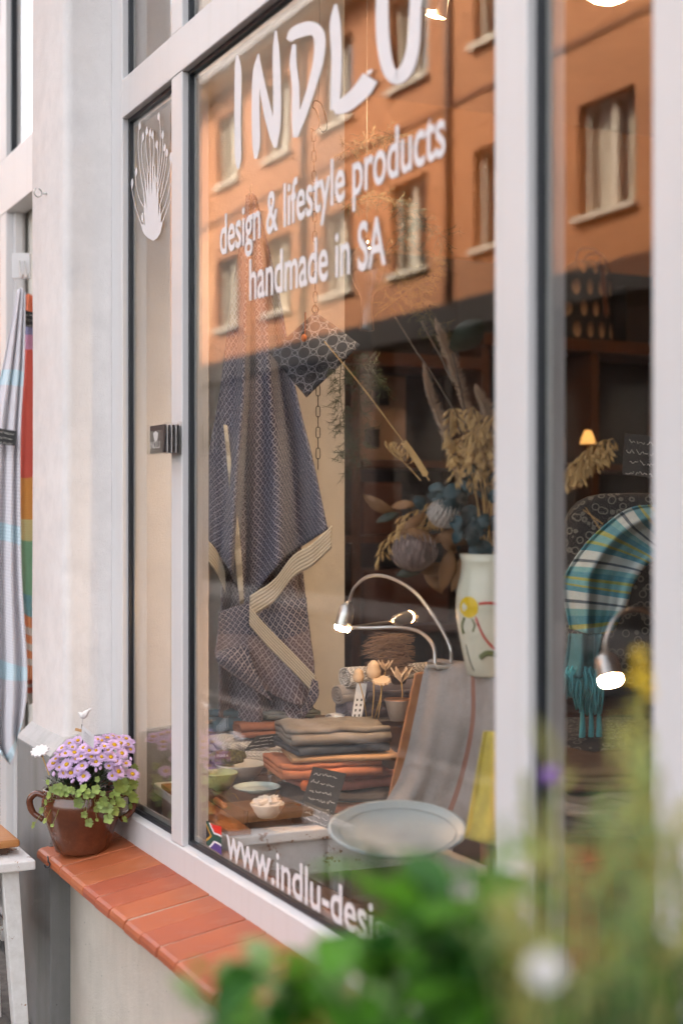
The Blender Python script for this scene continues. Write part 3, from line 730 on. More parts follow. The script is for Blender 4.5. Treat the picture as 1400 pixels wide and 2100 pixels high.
M_tow2 = m_diamond('mauve_diamond_towel', MAUVE, (.31, .28, .30), band=[(0, NAVY), (.1, (.10, .07, .085)), (.6, (.10, .07, .085)), (.9, (.07, .05, .065))], su=50, sv=42)
def m_ribbed(name, c, c2, n=6):
    N = NT(name); uv = N.n('UVMap'); s = N.n('SeparateXYZ'); N.l(uv.outputs[0], s.inputs[0])
    w_ = N.math('SINE', N.math('MULTIPLY', s.outputs[1], 6.2832 * n)); f = N.math('MULTIPLY_ADD', w_, .5, .5)
    nz = N.noise(400, 2)
    N.base(N.mix(.2, N.ramp(f, [(.3, c2), (.6, c)]).outputs[0], N.ramp(nz.outputs[0], [(.3, c2), (.7, c)]).outputs[0])).set(Roughness=.95); N.bump(f, .5, .003); return N.m
M_hem = m_ribbed('cream_hem', (.52, .47, .38), (.30, .26, .20))
tw = thing('hanging_towel', 'long navy and mauve diamond pattern towel with cream hems hanging in the window', 'towel', at(515, 1300, 4.2))
# pleats run from the hook downwards: depth of the cloth in metres follows them
def fold_f(s, t): return (.05 * math.sin(s * 15.5 + .6) + .022 * math.sin(s * 29 + 2) + .012 * math.sin(s * 6 + t * 5)) * (.3 + .7 * t)
d0 = 4.22
# back layer reaching the table
sheet('back_layer', [[(505, 400, d0 + .1), (512, 396, d0 + .1), (519, 396, d0 + .1), (525, 402, d0 + .1)],
                     [(470, 800, d0 + .09), (500, 800, d0 + .09), (550, 800, d0 + .09), (590, 800, d0 + .09)],
                     [(455, 1180, d0 + .07), (505, 1185, d0 + .07), (575, 1190, d0 + .07), (622, 1180, d0 + .07)],
                     [(450, 1340, d0 + .06), (510, 1350, d0 + .06), (580, 1350, d0 + .06), (640, 1340, d0 + .06)],
                     [(448, 1470, d0 + .05), (510, 1490, d0 + .05), (580, 1500, d0 + .05), (642, 1500, d0 + .05)]],
      M_tow2, tw, lambda s, t: .6 * fold_f(s + .3, t), 48, 60, metric=True)
# front layer with its pleats
fl_rows = [[(506, 405, d0), (511, 398, d0), (516, 396, d0), (521, 398, d0), (526, 405, d0)],
           [(476, 600, d0), (500, 600, d0), (520, 600, d0), (545, 600, d0), (572, 600, d0)],
           [(450, 800, d0), (492, 805, d0), (520, 805, d0), (560, 805, d0), (606, 795, d0)],
           [(424, 960, d0 - .01), (478, 975, d0), (512, 985, d0 + .02), (575, 975, d0), (642, 945, d0 - .02)],
           [(418, 1100, d0 - .01), (465, 1160, d0), (505, 1225, d0 + .02), (580, 1150, d0), (672, 1085, d0 - .03)]]
fl = sheet('front_layer', fl_rows, M_tow, tw, fold_f, 60, 72, metric=True)
def hem(name, line, parent, wpx=46, d=d0, fold=None, skew=0):
    rows = [[(u, v, dd) for u, v, dd in line], [(u + skew, v + wpx * .5, dd) for u, v, dd in line], [(u + 2 * skew, v + wpx, dd) for u, v, dd in line]]
    return sheet(name, rows, M_hem, parent, fold, 40, 8)
hem('hem', [(417, 1104, d0 - .03), (430, 1112, d0 - .03), (447, 1135, d0 - .01), (462, 1170, d0)], fl, 46)
hem('hem', [(680, 1078, d0 - .07), (640, 1115, d0 - .06), (600, 1140, d0 - .05), (560, 1190, d0 - .05), (512, 1222, d0 - .06)], fl, 46)
sheet('fold_edge', [[(458, 870, d0 - .03), (466, 872, d0 - .03)], [(470, 1000, d0 - .03), (480, 1000, d0 - .03)], [(480, 1130, d0 - .03), (494, 1125, d0 - .03)], [(492, 1240, d0 - .02), (500, 1235, d0 - .02)]], M_hem, fl, None, 4, 30)
# lower flap: mauve side, hem running down to the right, dark turned-up left corner
sheet('lower_flap', [[(448, 1255, d0 - .005), (500, 1240, d0 - .01), (560, 1235, d0 - .02), (628, 1225, d0 - .02)],
                     [(446, 1300, d0 - .01), (505, 1300, d0 - .01), (575, 1310, d0 - .02), (634, 1290, d0 - .02)],
                     [(442, 1345, d0 - .03), (505, 1370, d0 - .02), (580, 1400, d0 - .02), (645, 1370, d0 - .02)],
                     [(470, 1375, d0 - .03), (520, 1400, d0 - .02), (590, 1440, d0 - .02), (640, 1450, d0 - .02)]], M_tow2, tw, lambda s, t: .012 * math.sin(s * 14), 40, 32, metric=True)
hem('hem', [(511, 1243, d0 - .065), (545, 1282, d0 - .06), (600, 1338, d0 - .05), (648, 1388, d0 - .04)], tw, 40)
M_under = pm('dark_mauve_lining', (.15, .115, .125), .95, bump=.3, bscale=300)
sheet('turned_corner', [[(447, 1338, d0 - .05), (472, 1328, d0 - .05), (505, 1326, d0 - .04)], [(443, 1350, d0 - .07), (478, 1358, d0 - .08), (530, 1388, d0 - .06)], [(450, 1363, d0 - .05), (496, 1396, d0 - .06), (560, 1440, d0 - .05)]], M_tow2, tw, None, 24, 16, metric=True)
sheet('turned_corner', [[(640, 1392, d0 - .05), (652, 1398, d0 - .05)], [(628, 1440, d0 - .06), (652, 1430, d0 - .05)], [(606, 1462, d0 - .05), (625, 1470, d0 - .05)]], M_tow2, tw, None, 12, 16, metric=True)
MB().tube([at(515, 400, d0), at(513, 385, d0 + .02), at(516, 378, d0 + .04)], .002, 6).build('loop', M_hem, tw)

# ---- white worn table and what stands on it
EX = Vector((math.cos(R(-5)), math.sin(R(-5)), 0)); EY = Vector((math.sin(R(5)), math.cos(R(5)), 0)); EZ = Vector((0, 0, 1))
tb = thing('display_table', 'worn white display table inside the window', 'table', (-3.5, .3, .02))
cn = onz(455, 1717, .70)   # near left corner of the table top
def TP(a, b, z): return cn + EX * a + EY * b + EZ * (z - .70)   # a: towards the camera, b: into the shop
tc = TP(-.40, .34, .685)
MB().obox(tc, EX * .40, EY * .325, EZ * .0145).build('table_top', M_worn, tb, bevel=.004)
MB().obox(TP(-.40, .34, .625), EX * .38, EY * .30, EZ * .045).build('apron', M_worn, tb, bevel=.002)
for a in (-.06, -.74):
    for b in (.07, .61): MB().obox(TP(a, b, .30), EX * .022, EY * .022, EZ * .28).build('leg', M_worn, tb, bevel=.003)
# light wood board along the glass
MB().obox(TP(-.33, .045, .7065), EX * .33, EY * .03, EZ * .006).build('board', M_oak, tb)
# dark tray
tr = thing('serving_tray', 'low dark brown wooden box tray on the white table', 'tray', TP(-.3, .2, .70))
MB().obox(TP(-.30, .22, .7205), EX * .235, EY * .135, EZ * .0195).build('base', M_brown, tr, bevel=.003)
for sgn in (-1, 1): MB().obox(TP(-.30, .22 + sgn * .14, .7235), EX * .24, EY * .0045, EZ * .023).build('rim', M_brown, tr, bevel=.002)
for sgn in (-1, 1): MB().obox(TP(-.30 + sgn * .24, .22, .7235), EX * .0045, EY * .1345, EZ * .023).build('rim', M_brown, tr, bevel=.002)
TZ = .7405
def bowl(name, label, c, r, h, mat, wob=.012, foot=.45, tilt=None):
    t = thing(name, label, 'bowl', c)
    pr = [(1e-7, .004), (r * foot, .004), (r * foot, 0), (r * (foot + .08), 0), (r * .8, h * .45), (r * .97, h * .9), (r, h), (r * .975, h + .0015), (r * .94, h * .95), (r * .75, h * .5), (r * .4, .009), (1e-7, .008)]
    MB().lathe(pr, c, 36, wob=wob).build('body', mat, t, smooth=True)
    if tilt: t.rotation_euler = tilt
    return t
M_cer = pm('cream_ceramic', (.72, .67, .58), .3, var=.1, vscale=20, bump=.15, bscale=30)
M_grn = pm('pale_green_ceramic', (.50, .52, .30), .3, var=.15, vscale=14, bump=.1)
M_cel = pm('celadon_ceramic', (.55, .66, .60), .2, var=.08, vscale=20)
def ontable(u, v, z): q = onz(u, v, z); return q
bowl('ceramic_bowl', 'cream hand-formed bowl beside the folded white towel', ontable(492, 1600, .745), .070, .046, M_cer, .02)
bowl('ceramic_bowl', 'pale green bowl close to the glass at the left', ontable(441, 1618, TZ) + Vector((.01, .008, 0)), .052, .046, M_grn, .015)
pl = bowl('ceramic_plate', 'pale celadon dish raised on a small foot', ontable(527, 1640, TZ + .012) + Vector((0, 0, .02)), .062, .014, M_cel, .03); pl['category'] = 'dish'
cb = bowl('ceramic_bowl', 'small white bowl with crumpled paper on the dark tray', ontable(548, 1676, TZ), .043, .034, M_cer, .02)
rr = random.Random(5); cl_ = Vector(cb.location) + Vector((0, 0, .034)); m = MB()
m.ball(cl_, .034, 22, 14, (1, 1, .55))
m.v = [tuple(cl_ + (Vector(p) - cl_) * (1 + .45 * noise.noise(Vector(p) * 90) + .25 * noise.noise(Vector(p) * 200))) for p in m.v]
tag(m.build('crumpled_paper', pm('white_tissue', (.62, .58, .52), .9)), 'crumpled white tissue filling the small bowl', 'tissue', kind=None)
# little corked bottles
M_bgl = m_glass('bottle_glass', 1.5, (.93, .93, .9))
M_cork = pm('cork', (.46, .26, .12), .9, var=.25, vscale=120)
for i, (u, v, s, lb) in enumerate(((586, 1632, 1.0, 'small corked glass bottle on the tray, the larger one'), (556, 1622, .75, 'slim small glass bottle left of the corked one'))):
    c = ontable(u, v, TZ); b = thing('glass_bottle', lb, 'bottle', c)
    MB().lathe([(.0165 * s, 0), (.0175 * s, .004), (.0175 * s, .04 * s), (.014 * s, .05 * s), (.012 * s, .056 * s), (.0125 * s, .068 * s)], c, 18).build('glass', M_bgl, b, smooth=True)
    MB().lathe([(.0135 * s, 0), (.0145 * s, .017 * s)], c + Vector((0, 0, .062 * s)), 14).build('cork', M_cork, b, smooth=True)
    MB().lathe([(.014 * s, .003), (.014 * s, .026 * s)], c, 14).build('contents', pm('bath_salt', (.55, .45, .36), .8, var=.3, vscale=200), b, smooth=True)
# dry twigs on the tray and a wooden brush
for i in range(7):
    a = ontable(rr.uniform(470, 620), rr.uniform(1640, 1685), TZ + .002); an = rr.uniform(-.6, .6) + 2.6; L = rr.uniform(.05, .11)
    q = a + Vector((math.cos(an), math.sin(an), 0)) * L + Vector((0, 0, rr.uniform(0, .02)))
    tag(MB().tube([a, (a + q) / 2 + Vector((0, 0, .006)), q], [.0012, .001, .0005], 5).build('dry_twig', pm('straw', (.42, .27, .1), .9)), 'thin dry straw twig lying on the dark tray', 'twig', 'dry twigs on the tray')
c = ontable(452, 1648, TZ + .008); tag(MB().tube([c + EX * -.045, c + EX * -.04, c + EX * .03, c + EX * .045], [.004, .009, .008, .004], 10).build('rolling_pin', M_oak, smooth=True), 'short turned wooden pin lying on the tray by the glass', 'utensil')
# ---- folded cloths
def folded(name, label, c, w, dpt, th, layers, mat, rz=0, group=None, cat='folded cloth', seed=0, sag=.0, tag_first=True):
    """a cloth folded back and forth: the folds show at the near end (local +x faces the camera)"""
    rr = random.Random(seed); r = th / layers / 2; pts = []
    for k in range(layers):
        z = r + 2 * r * k; e0 = w / 2 - rr.uniform(0, .006); n = 10
        xs = [-e0 + 2 * e0 * i / n for i in range(n + 1)]
        if k % 2: xs.reverse()
        pts += [(x, z) for x in xs]
        if k < layers - 1:
            sx = 1 if not k % 2 else -1
            pts += [(sx * (e0 + r * math.cos(a)), z + r + r * math.sin(a)) for a in (-.9, -.3, .3, .9)]
    NP = len(pts); nv = 8; t = thing(name, label, cat, c, group, rz); m = MB()
    m.grid(lambda s, v: (pts[int(round(s * (NP - 1)))][0] * (1 + .07 * noise.noise((v * 3, seed * 1.7, pts[int(round(s * (NP - 1)))][1] * 40))), (v - .5) * dpt, pts[int(round(s * (NP - 1)))][1] * (1 + .34 * noise.noise((v * 4 + seed, pts[int(round(s * (NP - 1)))][0] * 16, 0))) + sag * (-(pts[int(round(s * (NP - 1)))][0] / w * 2) ** 2)), NP - 1, nv)
    m.build('cloth', mat, t, smooth=True, solid=r * 1.9, local=True, uvgrid=(NP - 1, nv)).modifiers[0].offset = 0
    return t
def cloth(name, c, **kw): return pm(name, c, .95, var=.16, vscale=30, bump=.35, bscale=350, spec=.1, **kw)
M_linen = cloth('grey_linen', (.30, .265, .24)); M_rust = cloth('rust_cotton', (.42, .11, .04)); M_rose = cloth('rose_cotton', (.40, .14, .10))
M_peach = cloth('peach_cotton', (.50, .18, .09)); M_slateb = cloth('slate_blue_cotton', (.06, .075, .09)); M_charc = cloth('charcoal_cotton', (.07, .06, .055))
M_taupe = cloth('taupe_cotton', (.21, .19, .165)); M_off = cloth('off_white_cotton', (.52, .47, .42)); M_sand = cloth('sand_cotton', (.42, .25, .13)); M_teal = cloth('teal_cotton', (.06, .13, .17))
def m_weave():
    N = NT('black_white_weave'); ck = N.n('TexChecker'); ck.inputs['Scale'].default_value = 1
    mp = N.n('Mapping'); mp.inputs['Scale'].default_value = (210, 210, 210); mp.inputs['Rotation'].default_value = (.5, .4, .785); N.l(N.co(), mp.inputs[0]); N.l(mp.outputs[0], ck.inputs[0])
    ck.inputs['Color1'].default_value = (.68, .64, .59, 1); ck.inputs['Color2'].default_value = (.2, .19, .18, 1); N.base(ck.outputs[0]).set(Roughness=.95); N.bump(ck.outputs['Fac'], .4, .002); return N.m
M_weave = m_weave()
# low box under the white towel, then the towel pile left of the tray
bx = tag(MB().obox(TP(-.66, .30, .7295), EX * .105, EY * .22, EZ * .029).build('wooden_block', M_brown, bevel=.003), 'flat dark wooden block under the folded white towel', 'block')
q = TP(-.69, .33, .7585)
folded('folded_towel', 'thick black and white woven towel folded on the wooden block', q + EX * .03, .19, .31, .072, 3, M_weave, R(-6), seed=3, cat='towel')
q2 = q + Vector((0, 0, .081))
folded('folded_towel', 'rust and grey folded towel with a chalk tag on top of the woven towel', q2 + EX * .05 + EY * .02, .11, .22, .036, 4, cloth('rust_brown_cotton', (.27, .105, .06)), R(-10), seed=5, cat='towel')
folded('folded_towel', 'sage grey folded towel on top of the rust towel', q2 + EY * .09 + Vector((-.01, 0, .040)), .10, .17, .022, 3, cloth('sage_cotton', (.14, .15, .13)), R(-4), seed=6, cat='towel')
folded('folded_towel', 'teal blue folded towel at the back of the woven towel', q2 + EX * -.09 + EY * -.02 + Vector((0, 0, .002)), .08, .26, .062, 3, M_teal, R(4), seed=7, cat='towel')
# chalk tags
M_chalk = pm('chalkboard', (.022, .02, .019), .7); M_write = pm('chalk', (.7, .66, .6), .9)
def chalk_tag(label, c, ex, ez, w, h, lines, seed, name='chalk_tag', round_=0):
    ex, ez = Vector(ex).normalized(), Vector(ez).normalized(); n = ex.cross(ez).normalized()
    if n.dot(CAM - Vector(c)) < 0: n = -n
    t = thing(name, label, 'price tag', c); c = Vector(c)
    MB().obox(c, ex * w / 2, ez * h / 2, n * .0012).build('board', M_chalk, t, bevel=.0008)
    scribble(t, c - ex * w / 2 - ez * h / 2 + n * .0018, ex, ez, w, h, lines, M_write, seed)
    return t
chalk_tag('small chalk tag with handwriting lying on the rust towel', at(545, 1521, 3.86), RGT + Vector((0, 0, .12)), Vector((.3, .35, .55)), .085, .055, 4, 2)
chalk_tag('large chalk price tag with handwriting leaning on the towel pile', at(663, 1622, 3.52), RGT + Vector((0, 0, -.22)), Vector((-.12, .12, .8)) + RGT * .2, .085, .105, 5, 4)
chalk_tag('chalk price tag lying at the front of the dark tray', at(648, 1672, 3.44), RGT + Vector((0, 0, -.4)), Vector((-.4, .3, .42)), .07, .05, 3, 6)
# round ended clay bead behind the tag
tag(MB().ball(at(626, 1612, 3.6), .014, 12, 8).build('clay_bead', M_rust, smooth=True), 'round rust red bead beside the large chalk tag', 'bead')
# soap-like packet with INARA label
pk = thing('tea_packet', 'small mossy packet with a brown paper label by the bowl', 'packet', at(468, 1556, 3.98))
c = at(468, 1553, 4.0)
m = MB().ball(c, .052, 26, 14, (1, 1, .38)); m.v = [tuple(c + (Vector(p) - c) * (1 + .25 * noise.noise(Vector(p) * 60))) for p in m.v]
def m_moss():
    N = NT('dried_moss'); n = N.noise(120, 5, .7); N.base(N.ramp(n.outputs[0], [(.35, (.05, .045, .012)), (.5, (.16, .14, .04)), (.65, (.35, .3, .1))]).outputs[0]).set(Roughness=.9); N.bump(n.outputs[0], 1, .01); return N.m
m.build('bundle', m_moss(), pk, smooth=True)
c = at(457, 1549, 3.93); MB().obox(c, RGT * .021, Vector((0, 0, .0095)) + FWD * .004, FWD * .0008).build('label', pm('brown_label', (.12, .045, .03), .7), pk)
put_text(pk, 'INARA', c - RGT * .016 - Vector((0, 0, .005)) - FWD * .003, RGT, Vector((0, 0, 1)), .032, M_write)

# pile of folded coloured towels in the middle
pile = [(M_off, .022, -.0, 'off white folded cloth at the bottom of the coloured pile'), (M_rust, .024, .02, 'rust orange folded cloth second from the bottom of the pile'),
        (M_charc, .022, .0, 'charcoal folded cloth in the lower middle of the pile'), (M_rose, .036, .035, 'rose red folded cloth in the middle of the pile'),
        (M_peach, .036, -.03, 'peach orange folded cloth bulging left from the pile'), (M_sand, .014, .015, 'thin sand coloured folded cloth in the pile'), (M_slateb, .022, .0, 'slate blue folded cloth second from the top of the pile'), (M_taupe, .04, .0, 'thick taupe linen folded on top of the pile')]
base = onz(715, 1690, .70); z = .7005
for i, (mt, h, off, lb) in enumerate(pile):
    folded('folded_towel', lb, Vector((base.x, base.y, z)) + EY * off + EX * (-.13 + .012 * (i % 3)), .21 - .012 * (i % 2), .25 + .015 * (i % 3), h, 2 if h < .03 else 3, mt, R((-14, -4, -20, 2, -10, -16, -6, -12)[i]), 'cloths folded in the coloured pile', 'towel', 20 + i); z += h + .0035
PZ = z
# ---- patterned rolls, wooden flowers, cup behind the pile
rolls = [(727, 1476, .034, .0, M_off, 'off white rolled towel at the bottom behind the pile'), (752, 1450, .042, .0, M_tow2, 'mauve patterned rolled towel low behind the wooden flowers'), (742, 1420, .036, 0, M_linen, 'grey ribbed rolled towel behind the paper tag'),
         (790, 1413, .045, 0, M_tow2, 'dark patterned rolled towel right of the wooden flowers'), (758, 1385, .04, 0, m_weave(), 'dark woven rolled towel on top behind the wooden flowers')]
stand = tag(MB().obox(at(770, 1580, 4.15), RGT * .18, FWD * .12, Vector((0, 0, .145))).build('display_crate', M_brown, bevel=.004), 'dark wooden crate carrying the rolled towels behind the pile', 'crate')
for i, (u, v, r, o, mt, lb) in enumerate(rolls):
    d = 4.12; c = at(u, v, d); L = .14
    t = thing('rolled_towel', lb, 'towel', c, 'towels rolled on the crate')
    m = MB(); turns = 3; pts = []
    for k in range(turns * 14 + 1):
        a = k / 14 * 2 * math.pi; rr_ = r * (.15 + .85 * k / (turns * 14)); pts.append((rr_ * math.cos(a), rr_ * math.sin(a)))
    ax = (RGT * .85 + FWD * .5).normalized(); bx_ = Vector((0, 0, 1)); cx_ = ax.cross(bx_)
    m.grid(lambda s, q_: c + cx_ * pts[int(round(s * (len(pts) - 1)))][0] + bx_ * pts[int(round(s * (len(pts) - 1)))][1] * .8 + ax * (q_ - .3) * L * 2, len(pts) - 1, 4)
    m.build('cloth', mt, t, smooth=True, solid=.004, uvgrid=(len(pts) - 1, 4))
# paper tag and white card
pt = thing('paper_tag', 'long white paper tag with small black figures in front of the rolls', 'tag', at(738, 1480, 3.98))
ez = (at(742, 1402, 4.0) - at(730, 1478, 3.98)); ex = RGT
c = at(736, 1440, 3.98); MB().obox(c, RGT * .0145, ez * .5, FWD * .0006).build('paper', pm('white_paper', (.66, .66, .66), .7), pt)
m = MB()
for k in range(4):
    for s in (-1, 1): m.obox(c + RGT * .006 * s + ez * (-.36 + .14 * k) - FWD * .0012, RGT * .0022, ez.normalized() * .0035, FWD * .0003)
tag(m.build('figures', M_black, pt), kind='stuff')
MB().obox(at(702, 1483, 3.9), RGT * .022 + Vector((0, 0, -.003)), Vector((0, 0, .018)) + FWD * .004, FWD * .0006).build('white_card', pm('blue_white_paper', (.62, .68, .70), .7))
tag(bpy.data.objects['white_card'], 'white card with rounded corner leaning behind the pile', 'card')
# stick flowers
M_wood_l = pm('pale_wood', (.62, .47, .32), .7, var=.12); M_strawm = pm('straw_stick', (.55, .36, .13), .8)
def stick_flower(kind, u, v, d, u2, v2, s, label):
    top, bot = at(u, v, d), at(u2, v2, d + .02); t = thing('wooden_flower', label, 'ornament', bot, 'wooden flowers on sticks')
    MB().tube([bot, (top + bot) / 2 + RGT * .003, top], .0016, 5).build('stick', M_strawm, t, smooth=True)
    if kind == 'cone': MB().lathe([(.004 * s, -.012 * s), (.014 * s, -.006 * s), (.016 * s, .006 * s), (.012 * s, .016 * s), (.013 * s, .02 * s), (.004 * s, .028 * s)], top, 12).build('head', M_wood_l, t, smooth=True)
    elif kind == 'flat':
        m = MB(); n = 12; P = []
        for k in range(n * 2):
            a = 2 * math.pi * k / (n * 2); r = (.024 if k % 2 else .019) * s; P.append(top + RGT * r * math.cos(a) + (FWD * .9 + Vector((0, 0, .35))) * r * math.sin(a))
        m.prism(P, (0, 0, .006)); m.build('head', M_wood_l, t)
    else:
        m = MB(); n = 6
        for k in range(n):
            a = 2 * math.pi * k / n; o = RGT * math.cos(a) + FWD * math.sin(a); e = top + o * .02 * s + Vector((0, 0, .028 * s)); sd_ = o.cross(UP) * .008 * s
            m.add([top, top + o * .011 * s + sd_ + UP * .012 * s, e, top + o * .011 * s - sd_ + UP * .012 * s], [(0, 1, 2, 3)])
        m.build('head', M_wood_l, t, solid=.003)
    return t
for a in (('cone', 735, 1392, 3.9, 752, 1475, 1.0, 'carved wooden bud on a stick, leftmost of the stick flowers'), ('cone', 766, 1382, 3.9, 762, 1475, 1.3, 'carved wooden tulip on a stick, second from the left'), ('flat', 782, 1398, 3.88, 775, 1475, 1.1, 'flat scalloped wooden flower on a stick'),
          ('open', 790, 1375, 3.92, 768, 1475, 1.0, 'small open wooden flower on a stick with dark centre'), ('open', 823, 1400, 3.9, 823, 1445, 1.5, 'open six petal wooden flower on a stick in the cup')): stick_flower(*a)
c = at(815, 1478, 3.9); cp = thing('enamel_cup', 'grey conical cup holding a wooden flower beside the easel', 'cup', c)
MB().lathe([(.022, 0), (.036, .056), (.0375, .057), (.035, .055), (.02, .004), (1e-7, .004)], c, 24).build('body', pm('grey_enamel', (.42, .37, .33), .35), cp, smooth=True)
MB().lathe([(.0355, .0565), (.038, .0585), (.0362, .0600), (.0345, .0580)], c, 24).build('rim', pm('copper_rim', (.5, .28, .18), .3, .7), cp, smooth=True)
# fibre bundle (dried brown grass head) behind
fb = thing('grass_bundle', 'shaggy bundle of brown dried grass behind the wooden flowers', 'dried plant', at(800, 1400, 4.0))
m = MB(); rr = random.Random(11)
for k in range(420):
    u0 = rr.uniform(778, 842); v0 = rr.uniform(1302, 1385); d = 3.98 + rr.uniform(-.05, .05); ln = rr.uniform(18, 46); dv = rr.uniform(-6, 16)
    a = at(u0 + 10, v0, d); b = at(u0 - ln * .5, v0 - 3 + dv * .4, d - .02); c_ = at(u0 - ln, v0 + dv, d - .015); m.tube([a, b, c_], [.0011, .001, .0004], 3, False)
tag(m.build('fibres', pm('brown_fibre', (.21, .14, .10), .9, var=.3, vscale=60), fb), kind='stuff')
MB().tube([at(815, 1300, 4.0), at(812, 1340, 4.0), at(818, 1400, 4.02)], [.02, .035, .02], 10).build('core', M_brown, fb, smooth=True)

# ---- wooden easel with linen, vase and lamps on top
es = thing('wooden_easel', 'orange wood A-shaped stand carrying the linen, vase and lamps', 'stand', at(860, 1780, 3.25))
A0, A1 = at(868, 1378, 3.32), at(796, 1710, 3.36)
ax = (A1 - A0); MB().obox((A0 + A1) / 2, ax / 2, RGT * .020 + Vector((0, 0, .004)), FWD * .012).build('leg', M_oak, es, bevel=.003)
A2, A3 = at(1075, 1385, 2.95), at(1085, 1790, 2.85); MB().obox((A2 + A3) / 2, (A3 - A2) / 2, RGT * .018, FWD * .012).build('leg', M_oak, es, bevel=.003)
A2b = at(1015, 1385, 3.0); tp_ = (A0 + A2b) / 2 + Vector((0, 0, -.006)); MB().obox(tp_ + Vector((-.02, .10, -.014)), (A2b - A0) / 2, Vector((.018, .06, 0)), Vector((0, 0, .009))).build('top_board', M_oak, es, bevel=.003)
# linen runner
ln = thing('linen_runner', 'grey linen runner with a rust stripe draped down from the easel', 'cloth', at(930, 1500, 3.1))
def m_linen_stripe():
    N = NT('striped_linen'); uv = N.n('UVMap'); s = N.n('SeparateXYZ'); N.l(uv.outputs[0], s.inputs[0])
    n = N.noise(260, 4, .7); n2 = N.noise(14, 4)
    o = N.ramp(n.outputs[0], [(.3, (.23, .195, .175)), (.7, (.36, .32, .295))]).outputs[0]; o = N.mix(.35, o, N.ramp(n2.outputs[0], [(.35, (.21, .18, .16)), (.65, (.36, .32, .30))]).outputs[0])
    st = N.math('LESS_THAN', N.math('ABSOLUTE', N.math('SUBTRACT', s.outputs[0], .62)), .022)
    N.base(N.mix(N.math('MULTIPLY', st, .85), o, (.26, .09, .05))).set(Roughness=.95); N.bump(n.outputs[0], .4, .002); return N.m
def fold_l(s, t): return .014 * math.sin(s * 11 + t * 2.5) * (.3 + t) + .008 * math.sin(s * 23)
sheet('cloth', [[(895, 1352, 3.36), (955, 1358, 3.28), (1040, 1366, 3.16)], [(872, 1366, 3.25), (948, 1374, 3.13), (1045, 1384, 2.98)], [(850, 1470, 3.22), (945, 1480, 3.08), (1050, 1490, 2.92)], [(820, 1590, 3.26), (915, 1605, 3.16), (1040, 1610, 3.02)], [(770, 1675, 3.28), (880, 1690, 3.2), (1015, 1720, 3.06)]], m_linen_stripe(), ln, fold_l, 40, 40)
yl = thing('yellow_cloth', 'yellow cloth hanging behind the foreground stems beside the white mullion', 'cloth', at(985, 1600, 2.85))
sheet('cloth', [[(992, 1500, 2.78), (1010, 1500, 2.76), (1040, 1505, 2.74)], [(970, 1620, 2.76), (1005, 1625, 2.74), (1040, 1630, 2.72)], [(952, 1720, 2.74), (992, 1730, 2.72), (1040, 1740, 2.7)]], cloth('yellow_cotton', (.50, .40, .08)), yl, lambda s, t: .01 * math.sin(s * 9), 16, 16)

# vase with painted flower
vc = at(1003, 1386, 3.06); vs_ = thing('painted_vase', 'cream ceramic vase with a painted yellow flower and red lines', 'vase', vc)
VP = [(.040, 0), (.048, .004), (.060, .06), (.070, .115), (.073, .15), (.070, .185), (.062, .22), (.060, .245), (.064, .262), (.061, .263), (.057, .245), (.06, .2)]
MB().lathe(VP, vc, 40).build('body', pm('cream_glaze', (.60, .58, .46), .22, var=.1, vscale=10), vs_, smooth=True)
def vr(z):
    for (r0, z0), (r1, z1) in zip(VP, VP[1:]):
        if z0 <= z <= z1: return r0 + (r1 - r0) * (z - z0) / (z1 - z0)
    return .06
def on_vase(u, v, lift=.0008):
    # nearest point of the vase wall seen at this pixel
    z = 1.5 + (1050 - v) / FPX * 3.0 - vc.z; z = max(.003, min(.25, z)); r = vr(z) + lift
    o = Vector((CAM.x, CAM.y)); dd = ray(u, v); d2 = Vector((dd.x, dd.y)); cc = Vector((vc.x, vc.y)) - o
    A = d2.dot(d2); Bq = d2.dot(cc); Cq = cc.dot(cc) - r * r; disc = Bq * Bq - A * Cq
    t = (Bq - math.sqrt(max(disc, 0))) / A; p = o + d2 * t; return Vector((p.x, p.y, vc.z + z))
def vase_blob(name, u, v, ru, rv, mat, n=20):
    m = MB(); R_ = [on_vase(u, v)] + [on_vase(u + ru * math.cos(2 * math.pi * k / n), v + rv * math.sin(2 * math.pi * k / n)) for k in range(n)]
    m.add(R_, [(0, k + 1, (k + 1) % n + 1) for k in range(n)]); return m.build(name, mat, vs_)
vase_blob('flower', 961, 1246, 19, 22, pm('yellow_glaze', (.72, .48, .01), .3))
M_redg = pm('red_glaze', (.55, .03, .02), .3); M_grng = pm('olive_glaze', (.12, .14, .04), .4)
def vase_line(name, pts, wd, mat):
    m = MB(); P = bez([(u, v, 0) for u, v in pts], 6); m.tube([on_vase(p.x, p.y, .0004) for p in P], wd, 5, True); return m.build(name, mat, vs_, smooth=True)
vase_line('painted_line', [(982, 1238), (1000, 1236), (1020, 1238), (1040, 1242)], .0028, M_redg)
vase_line('painted_line', [(975, 1266), (984, 1290), (996, 1312), (1014, 1332)], .0026, M_redg)
vase_line('painted_leaf', [(952, 1268), (947, 1285), (950, 1302)], .003, M_grng); vase_line('painted_leaf', [(968, 1270), (973, 1282), (969, 1296)], .0022, M_grng); vase_line('painted_leaf', [(985, 1350), (1000, 1340), (1020, 1345)], .006, M_grng)
vase_line('painted_line', [(955, 1325), (962, 1355), (972, 1380)], .0012, pm('black_glaze', (.03, .03, .03), .4))

